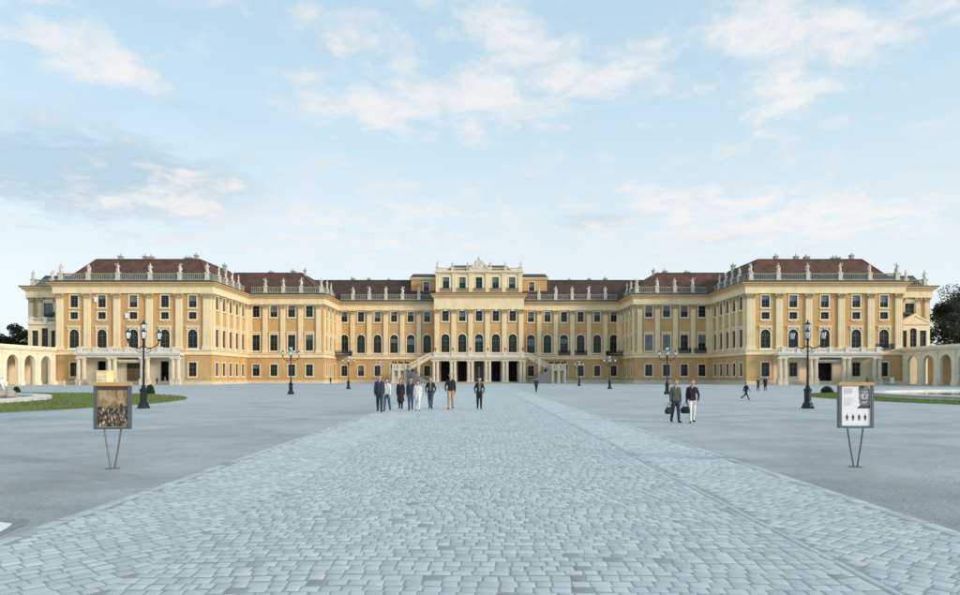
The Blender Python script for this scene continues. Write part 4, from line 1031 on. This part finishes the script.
def person(loc, rz, H, top, legs, label, shoes='leather', hair='hair_dark', skin='skin', stride=.25, phase=1, longhair=False, skirt=False, coat=False, arms=('swing', 'swing'), sleeve=True, inner=None, voxel=.02, group=None, lean=0.0):
    t = thing('person', label, 'person', loc, rz, group)
    k = H/1.75; caps = []           # p0, p1, r0, r1, ys, material
    mats_ = [skin, top, legs, shoes]+([inner] if inner else [])
    V = Vector
    hipz = .93
    feet = []
    for s_ in (-1, 1):
        a = stride*phase*s_; hip = V((s_*.085, 0, hipz))
        bend = .10 if a > 0 else .45*stride/.25*.6
        kn = hip+V((s_*.01, -sin(a), -cos(a)))*.44; a2 = a-bend*(1 if a <= 0 else .3); an = kn+V((0, -sin(a2), -cos(a2)))*.42
        feet.append(an.z)
        lw = 1.25 if legs != skin else 1.0
        caps.append((hip, kn, .085*min(lw, 1.12), .06*lw, 1, 2)); caps.append((kn, an, .058*lw, .042*lw, 1, 2))
        caps.append((an+V((0, .03, -.03)), an+V((s_*.03, -.16, -.045)), .042, .036, 1, 3))
    hem = .90 if not coat else .74
    if top == legs: hem = .92
    for s_ in (-1, 1):
        caps.append((V((s_*.058, 0, .90)), V((s_*.05, -lean*.3, 1.12)), .112, .098, .90, 5)); caps.append((V((s_*.05, -lean*.3, 1.12)), V((s_*.075, -lean, 1.33)), .100, .108, .85, 5))
        caps.append((V((s_*.06, -lean, 1.36)), V((s_*.135, -lean, 1.395)), .085, .062, .9, 1)); caps.append((V((s_*.12, -lean, 1.405)), V((s_*.02, -lean, 1.465)), .052, .05, 1, 1))
    if coat or not skirt: caps.append((V((-.06, 0, hem+.07)), V((.06, 0, hem+.07)), .116, .116, .92, 5))
    caps.append((V((0, .0-lean, 1.42)), V((0, -.01-lean*1.1, 1.54)), .058, .052, 1, 0))
    if inner: caps.append((V((0, -.075-lean*.4, 1.0)), V((0, -.085-lean, 1.40)), .055, .06, .9, 4))
    if skirt: caps.append((V((0, 0, .98)), V((0, -.0, .55)), .14, .22, .85, 1))
    hc = V((0, -.02-lean*1.2, 1.645))
    caps.append((hc+V((0, .01, .02)), hc+V((0, .012, .025)), .098, .098, 1.08, 0)); caps.append((hc+V((0, -.03, -.06)), hc+V((0, -.02, -.02)), .06, .078, 1.0, 0))
    caps.append((hc+V((0, -.105, -.005)), hc+V((0, -.118, -.03)), .012, .017, 1, 0))
    for s_ in (-1, 1): caps.append((hc+V((s_*.095, .0, -.01)), hc+V((s_*.1, .005, .02)), .016, .018, 1, 0))
    hands = []
    for s_, pose in zip((-1, 1), arms):
        sh = V((s_*.168, -lean, 1.395)); sw = -stride*phase*s_*.8
        if pose == 'swing': el = sh+V((s_*.12, -sin(sw), -cos(sw)))*.285; wr = el+V((s_*.01, -sin(sw+.3), -cos(sw+.3)))*.26
        elif pose == 'out': el = sh+V((s_*.36, .03, -.92))*.285; wr = el+V((-s_*.16, -.30, -.92))*.25
        elif pose == 'hang': el = sh+V((s_*.17, .05, -.97))*.285; wr = el+V((s_*.02, -.06, -.99))*.26
        elif pose == 'fold': el = sh+V((s_*.25, .1, -.95))*.28; wr = el+V((-s_*.7, -.7, .15))*.24
        caps.append((sh, el, .058, .047, 1, 1)); caps.append((el, wr, .046, .034, 1, 1 if sleeve else 0))
        d = (wr-el).normalized(); palm = wr+d*.075
        caps.append((wr, palm, .03, .034, .6, 0)); hands.append((s_, palm, d))
    lift = -(min(feet)-.085)
    mb = MB()
    caps = [((p0+V((0, 0, lift)))*k, (p1+V((0, 0, lift)))*k, r0*k, r1*k, ys, m) for p0, p1, r0, r1, ys, m in caps]
    for c in caps: capsule(mb, *c[:5])
    me = mb.mesh('tmp', [skin]); tmp = bpy.data.objects.new('tmp', me); C.objects.link(tmp)
    rm = tmp.modifiers.new('r', 'REMESH'); rm.mode = 'VOXEL'; rm.voxel_size = voxel
    sm = tmp.modifiers.new('s', 'SMOOTH'); sm.factor = .5; sm.iterations = 3
    dg = bpy.context.evaluated_depsgraph_get(); ev = tmp.evaluated_get(dg); nm = bpy.data.meshes.new_from_object(ev)
    bpy.data.objects.remove(tmp); nm.materials.clear()
    b2 = MB(); b2.v = [tuple(v.co) for v in nm.vertices]; b2.f = [tuple(p.vertices) for p in nm.polygons]
    cl = [(c[0], c[1]-c[0], max((c[1]-c[0]).length_squared, 1e-9), c[2], c[3], c[5]) for c in caps]
    for p in nm.polygons:
        q = p.center; best = 9; bi = 0
        for a, d, l2, r0, r1, m in cl:
            tt = max(0.0, min(1.0, (q-a).dot(d)/l2)); ds = (q-a-d*tt).length-(r0+(r1-r0)*tt)
            if ds < best: best = ds; bi = m
        if bi == 5: bi = 1 if q.z > (hem+lift)*k else 2
        b2.mi.append(bi)
    for s_, palm, d in hands:       # four fingers and a thumb, loosely curled
        P = (palm+V((0, 0, lift)))*k; b2.cur = 0
        for j, L in enumerate((.060, .070, .066, .052)):
            o = P+V((0, (-.026+.017*j)*k, 0)); b2.tube([o, o+d*.045*k+V((-s_*.004, 0, 0)), o+d*(.05+L*.5)*k+V((-s_*.02, -.004, 0))], [.0095*k, .009*k, .007*k], 5)
        b2.tube([P+V((0, -.03, .03))*k, P+V((-s_*.012, -.052, .0))*k, P+V((-s_*.02, -.055, -.03))*k], [.011*k, .01*k, .008*k], 5)
    b2.cur = 3
    for s_ in (-1, 1): b2.ball(tuple((hc+V((s_*.034, -.098, .012+lift)))*k), .011*k, 6, 4)
    bd = part('body', b2, mats_, t, smooth=True)
    # hair: a cap over crown and nape, longer if asked
    h = MB(); n, m = 12, 7; HC = (hc+V((0, .018, .03+lift)))*k; R = .108*k; i = 0
    for j in range(m+1):
        for q in range(n):
            a = 2*pi*q/n; back = sin(a)*.5+.5; lim = radians(62+72*back); th = lim*j/m
            dn = (.17*k*max(0, back-.25)*(j/m)**3 if longhair else 0)
            h.v.append((HC.x+R*sin(th)*cos(a)*.98, HC.y+R*sin(th)*sin(a)*1.1, HC.z+R*cos(th)*1.06-dn))
    for j in range(m):
        for q in range(n): h.f.append((j*n+q, (j+1)*n+q, (j+1)*n+(q+1) % n, j*n+(q+1) % n)); h.mi.append(0)
    part('hair', h, hair, t, smooth=True)
    return t
def at(px, D): return ((px-479)*D/F_PX, D, .026 if -5.15 < (px-479)*D/F_PX < 5.4 else 0)
GRP = 'visitors walking along the sett path'
person(at(379.5, 32.4), .1, 1.80, 'cloth_navy', 'cloth_navy', 'man in dark navy jacket and trousers at the end of the walking group', hair='hair_dark', coat=False, arms=('hang', 'swing'), stride=.2, group=GRP)
person(at(387.0, 33.8), -.2, 1.62, 'cloth_white', 'cloth_denim', 'person in white top and blue jeans half behind the navy-jacketed man', hair='hair_brown', longhair=True, stride=.2, phase=-1, arms=('fold', 'swing'), group=GRP)
person(at(400.6, 35.6), .0, 1.60, 'cloth_black', 'cloth_black', 'woman in black skirt and black jacket walking in the group', hair='hair_brown', longhair=True, skirt=True, stride=.18, arms=('hang', 'hang'), inner=None, group=GRP)
person(at(410.6, 34.3), .15, 1.66, 'cloth_navy', 'cloth_denim', 'person in dark top and faded blue jeans beside the figure in white', hair='hair_dark', stride=.22, phase=-1, group=GRP)
person(at(417.6, 33.8), .0, 1.50, 'cloth_white', 'cloth_white', 'short dark-haired person dressed all in white', hair='hair_dark', longhair=True, stride=.15, arms=('hang', 'hang'), group=GRP)
person(at(430.5, 35.8), -.1, 1.70, 'cloth_black', 'cloth_denim', 'person in black jacket and dark jeans with elbows held out', hair='hair_brown', arms=('out', 'out'), stride=.22, group=GRP, inner='cloth_grey')
person(at(450.7, 35.8), .0, 1.86, 'cloth_black', 'cloth_khaki', 'tall man in black jacket and khaki trousers', hair='hair_grey', arms=('out', 'hang'), stride=.16, phase=-1, group=GRP)
person(at(479.3, 35.8), .05, 1.66, 'cloth_black', 'cloth_black', 'person in open black jacket over a pale shirt walking alone', hair='hair_dark', arms=('out', 'out'), inner='cloth_grey', stride=.12, group=GRP)
pb1 = at(675.5, 25.7); pb2 = at(692, 25.6)
person(pb1, .15, 1.62, 'cloth_green', 'cloth_navy', 'fair-haired person in grey-green top and dark trousers carrying a bag', hair='hair_fair', arms=('hang', 'hang'), stride=.16, voxel=.016, group='couple carrying bags')
person(pb2, -.1, 1.62, 'cloth_black', 'cloth_white', 'fair-haired woman in black top and white trousers carrying a bag', hair='hair_fair', arms=('hang', 'out'), stride=.16, phase=-1, voxel=.016, group='couple carrying bags')
person(at(536.3, 74), pi*.9, 1.66, 'cloth_navy', 'cloth_black', 'distant person in dark clothes walking toward the staircase', hair='hair_dark', stride=.3, voxel=.028)
person(at(746, 50), pi/2+.3, 1.40, 'cloth_black', 'cloth_black', 'child in dark clothes striding across the forecourt', hair='hair_fair', stride=.5, voxel=.025)
person(at(758, 83), .3, 1.62, 'cloth_black', 'cloth_black', 'distant person in black standing beside a taller companion', hair='hair_dark', stride=.08, voxel=.03, group='two distant figures in black')
person(at(765.2, 83), -.2, 1.76, 'cloth_black', 'cloth_black', 'distant taller person in black beside a shorter companion', hair='hair_dark', stride=.08, voxel=.03, group='two distant figures in black')
person(at(867, 131), .5, 1.75, 'cloth_black', 'cloth_navy', 'tiny figure in dark clothes before the porch with a dark doorway', hair='hair_dark', stride=.2, voxel=.035)
person(at(872.6, 132), -.5, 1.68, 'cloth_pink', 'cloth_grey', 'tiny figure in dusty pink before the porch with a dark doorway', hair='hair_brown', stride=.2, voxel=.035)
person(at(157, 138), .4, 1.72, 'cloth_navy', 'cloth_navy', 'tiny figure in navy beside the porch door of the pavilion with wooden doors', hair='hair_dark', stride=.1, voxel=.035)
person(at(165, 138), -.4, 1.66, 'cloth_grey', 'cloth_khaki', 'tiny figure in grey beside the porch door of the pavilion with wooden doors', hair='hair_brown', stride=.1, voxel=.035)
person(at(330.5, 158), .2, 1.7, 'cloth_navy', 'cloth_black', 'tiny dark figure standing at the inner corner of the four-bay wing', hair='hair_dark', stride=.1, voxel=.035)
# bags
def bag(loc, rz, label):
    t = thing('bag', label, 'bag', loc, rz, 'bags carried by the couple')
    b = MB(); n = 14
    b.v = []; rings = []
    for z, w, d in ((0, .13, .05), (.02, .165, .075), (.10, .18, .085), (.19, .165, .07), (.25, .13, .035), (.27, .10, .02)):
        rings.append([(w*cos(2*pi*q/n)*(1+.06*sin(5*q+z*30)), d*sin(2*pi*q/n), z-.02*abs(cos(2*pi*q/n))*(z > .2)) for q in range(n)])
    for r_ in rings: b.v += r_
    for j in range(len(rings)-1):
        for q in range(n): b.f.append((j*n+q, j*n+(q+1) % n, (j+1)*n+(q+1) % n, (j+1)*n+q)); b.mi.append(0)
    b.f.append(tuple(reversed(range(n)))); b.f.append(tuple(range((len(rings)-1)*n, len(rings)*n))); b.mi += [0, 0]
    part('bag_body', b, 'leather', t, smooth=True)
    b = MB(); b.tube([(-.09, 0, .25), (-.06, 0, .37), (0, 0, .43), (.06, 0, .37), (.09, 0, .25)], .011, 6); part('handle', b, 'leather', t)
bag((pb1[0]-.27, pb1[1]-.04, .33), .5, 'black handbag hanging from the hand of the person in grey-green')
bag((pb2[0]-.26, pb2[1]-.04, .36), -.4, 'black shoulder bag hanging beside the white trousers')

# ---------------------------------------------------------------- small things of the forecourt
def leafball(t, n, rx, ry, rz_, leafm, size, seed, c=(0, 0, 0), fill=.35):
    r = random.Random(seed); v, f, tn = [], [], []
    for _ in range(n):
        d = Vector((r.gauss(0, 1), r.gauss(0, 1), r.gauss(0, 1))).normalized(); q = (fill+(1-fill)*r.random()**.5)
        p = Vector((c[0]+d.x*rx*q, c[1]+d.y*ry*q, c[2]+d.z*rz_*q))
        if p.z < .02: continue
        a = Vector((r.gauss(0, 1), r.gauss(0, 1), r.gauss(0, 1))).normalized(); b = a.orthogonal().normalized(); sz = size*r.uniform(.6, 1.3); i = len(v)
        v += [tuple(p+a*sz), tuple(p+b*sz*.6), tuple(p-a*sz), tuple(p-b*sz*.6)]; f.append((i, i+1, i+2, i+3)); tn.append(r.random())
    return v, f, tn
def shrub(loc, rx, h, label, seed):
    t = thing('clipped_shrub', label, 'shrub', loc, 0, 'clipped shrubs behind the lawns')
    v, f, tn = leafball(t, 1500, rx, rx, h, 'leaf', .07, seed, (0, 0, .04), .6)
    v2, f2, t2 = leafball(t, 300, rx*.8, rx*.8, h*.8, 'leaf', .16, seed+1, (0, 0, .04), .1); i = len(v); v += v2; f += [tuple(k+i for k in q) for q in f2]; tn += [0]*len(f2)
    me = bpy.data.meshes.new('foliage'); me.from_pydata(v, [], f); me.materials.append(MATS['leaf']); a = me.attributes.new('tone', 'FLOAT', 'FACE'); a.data.foreach_set('value', tn); link('foliage', me, t)
    b = MB(); b.lathe([(.06, 0), (.05, h*.5), (.02, h*.8)], 6); part('stem', b, 'bark', t)
shrub(((827-479)*70/F_PX, 70, 0), .62, .75, 'dark clipped dome shrub behind the lawn before the dark porch doorway', 5)
shrub(((150-479)*66/F_PX, 66, 0), .42, .95, 'dark clipped shrub seen behind the lamp base at the lawn tip', 6)
shrub(((16.5-479)*74/F_PX, 74, 0), .36, .6, 'small dark clipped shrub beside the white fountain figures', 7)

# ticket booth before the left pavilion
t = thing('ticket_booth', 'small pale yellow booth with a flat roof standing before the left porch', 'booth', ((105-479)*138.5/F_PX, 138.5, 0))
mat('booth_yellow', (.92, .76, .40), .6, .06, 2)
b = MB(); b.box(-1.1, 1.1, -1.2, 1.2, 0, 2.75); part('wall', b, 'booth_yellow', t)
b = MB(); b.box(-1.2, 1.2, -1.35, 1.3, 2.752, 2.95, .05); part('roof', b, 'cream', t)
b = MB(); b.box(-.8, .1, -1.24, -1.203, 1.05, 1.95); part('hatch', b, 'cream', t); b = MB(); b.box(-.9, .2, -1.45, -1.203, .98, 1.045); part('counter', b, 'pale_stone', t)
b = MB(); b.box(.35, .98, -1.23, -1.203, .05, 2.1); part('door', b, 'cream', t)
# white notice stand by the right pavilion wall
t = thing('notice_stand', 'small white notice stand by the wall of the right pavilion', 'sign', ((892-479)*141/F_PX, 141, 0))
b = MB(); b.box(-.42, .42, -.06, .0, .35, 1.55); part('board', b, 'white_board', t)
for s_ in (-1, 1): b = MB(); b.tube([(s_*.38, .03, 1.5), (s_*.40, .12, 0)], .03, 5); part('leg', b, 'metal_grey', t)
# low bollards along the left pavilion
for k, px in enumerate((64, 79.5)):
    b = MB(); b.lathe([(.22, 0), (.22, .12), (.16, .18), (.14, .75), (.18, .8), (.12, .95), (.02, 1.02)], 10); o = part('bollard', b, 'pale_stone', None, ((px-479)*134/F_PX, 134, 0)); tag(o, ('low pale stone bollard near the arcade end, away from the booth', 'low pale stone bollard next to the porch column before the booth')[k], 'bollard', 'stone bollards')
# dark parasols on the side terraces
for s in (-1, 1):
    t = thing('parasol', 'dark green open parasol on the terrace '+('above the balustrade' if s < 0 else 'above the small pediment'), 'parasol', (s*93.2, 148.4, 13.39), 0, 'parasols on the side terraces')
    b = MB(); b.tube([(0, 0, 0), (0, 0, 2.5)], .04, 6); part('pole', b, 'iron', t)
    b = MB(); b.lathe([(1.35, 1.75), (1.32, 1.95), (.75, 2.3), (.05, 2.55)], 8, caps=False); part('canopy', b, 'cloth_green', t); b = MB(); b.lathe([(.3, 0), (.3, .1), (.08, .14)], 8); part('base', b, 'grey_stone', t)
# white figures of the fountain
t = thing('sculpture_group', 'white marble figures reclining on rocks in the fountain basin', 'sculpture', (-37.9, 52.5, .1))
b = MB(); r = random.Random(2)
for k in range(16): b.ball((r.uniform(-2.6, 1.5), r.uniform(-.9, .9), r.uniform(-.05, .35)), r.uniform(.35, .65), 7, 5, r.uniform(.8, 1.2), r.uniform(.8, 1.2), .8)
part('rocks', b, 'rock', t)
def recline(x, flip, z):
    b = MB(); f = flip
    for c in (((0, 0, .35), (.35*f, 0, .75), .2, .24), ((.35*f, 0, .75), (.42*f, -.02, .98), .22, .10), ((.45*f, -.04, 1.12), (.46*f, -.05, 1.17), .13, .12), ((0, -.05, .35), (-.45*f, -.2, .5), .17, .12), ((-.45*f, -.2, .5), (-.8*f, -.2, .12), .12, .07), ((0, .1, .33), (-.6*f, .15, .3), .17, .1),
              ((-.6*f, .15, .3), (-1.05*f, .1, .1), .1, .07), ((.3*f, -.2, .85), (.6*f, -.28, .5), .08, .06), ((.6*f, -.28, .5), (.75*f, -.3, .2), .06, .05), ((.3*f, .2, .85), (.0, .3, .6), .08, .06)): capsule(b, *c)
    part('figure', b, 'marble', t, (x, 0, z), smooth=True)
recline(.7, 1, .45); recline(-.7, -1, .6); recline(-1.9, 1, .35)

# ---------------------------------------------------------------- trees behind the side wings
def tree(loc, H, R, label, leafm, seed, n=6500, size=.32, group=None):
    r = random.Random(seed); t = thing('tree', label, 'tree', loc, r.uniform(0, 6), group)
    b = MB(); h0 = H*.28; b.tube([(0, 0, -.1), (.05, 0, h0*.5), (.1, .1, h0), (.0, .2, H*.6), (0, 0, H*.88)], [H*.026, H*.02, H*.017, H*.010, .04], 8)
    ends = []
    for k in range(11):
        a = r.uniform(0, 2*pi); z0 = H*r.uniform(.26, .7); L = R*r.uniform(.55, .95); z1 = z0+L*r.uniform(.3, .8)
        e = Vector((cos(a)*L, sin(a)*L, min(z1, H*.92))); b.tube([(0, .05, z0), (cos(a)*L*.5, sin(a)*L*.5, z0+(e.z-z0)*.4), tuple(e)], [H*.009, H*.006, .03], 5); ends.append(e)
    part('trunk', b, 'bark', t)
    ends += [Vector((r.uniform(-.3, .3)*R, r.uniform(-.3, .3)*R, H*r.uniform(.5, .95))) for _ in range(9)]
    v, f, tn = [], [], []
    for e in ends:
        rr = R*r.uniform(.28, .46); tone = r.random(); m = n//len(ends)
        for _ in range(m):
            d = Vector((r.gauss(0, 1), r.gauss(0, 1), r.gauss(0, 1))).normalized()*rr*r.random()**.4; d.z *= .75; p = e+d
            a = Vector((r.gauss(0, 1), r.gauss(0, 1), r.gauss(0, .6))).normalized(); c = a.orthogonal().normalized(); sz = size*r.uniform(.5, 1.2); i = len(v)
            v += [tuple(p+a*sz), tuple(p+c*sz*.55), tuple(p-a*sz), tuple(p-c*sz*.55)]; f.append((i, i+1, i+2, i+3)); tn.append(min(1, max(0, .25+.5*tone+r.uniform(-.3, .3))))
    me = bpy.data.meshes.new('crown'); me.from_pydata(v, [], f); me.materials.append(MATS[leafm]); a = me.attributes.new('tone', 'FLOAT', 'FACE'); a.data.foreach_set('value', tn); link('crown', me, t)
GT = 'dark trees beyond the right arcade'
tree((122, 172, 0), 26, 8, 'tall dark evergreen tree rising highest beyond the right arcade', 'leaf', 1, 9000, group=GT)
tree((113.5, 166, 0), 20.5, 6.0, 'dark bushy tree in front of the tall evergreen beyond the right arcade', 'leaf', 2, 7000, group=GT)
tree((129, 170, 0), 23, 8, 'dark broad tree beyond the right arcade, beside the highest evergreen', 'leaf', 3, 8000, group=GT)
tree((108.5, 178, 0), 20, 3.6, 'paler olive tree between the right terrace block and the dark trees', 'leaf_olive', 4, 3500, .3, group=GT)
GT = 'trees beyond the left arcade'
tree((-116, 168, 0), 14.5, 5.5, 'dark green tree beyond the left arcade next to the terrace block', 'leaf', 11, 6500, group=GT)
tree((-124, 171, 0), 13.2, 6, 'lower dark green tree beyond the left arcade, farther from the terrace block', 'leaf', 12, 6500, group=GT)
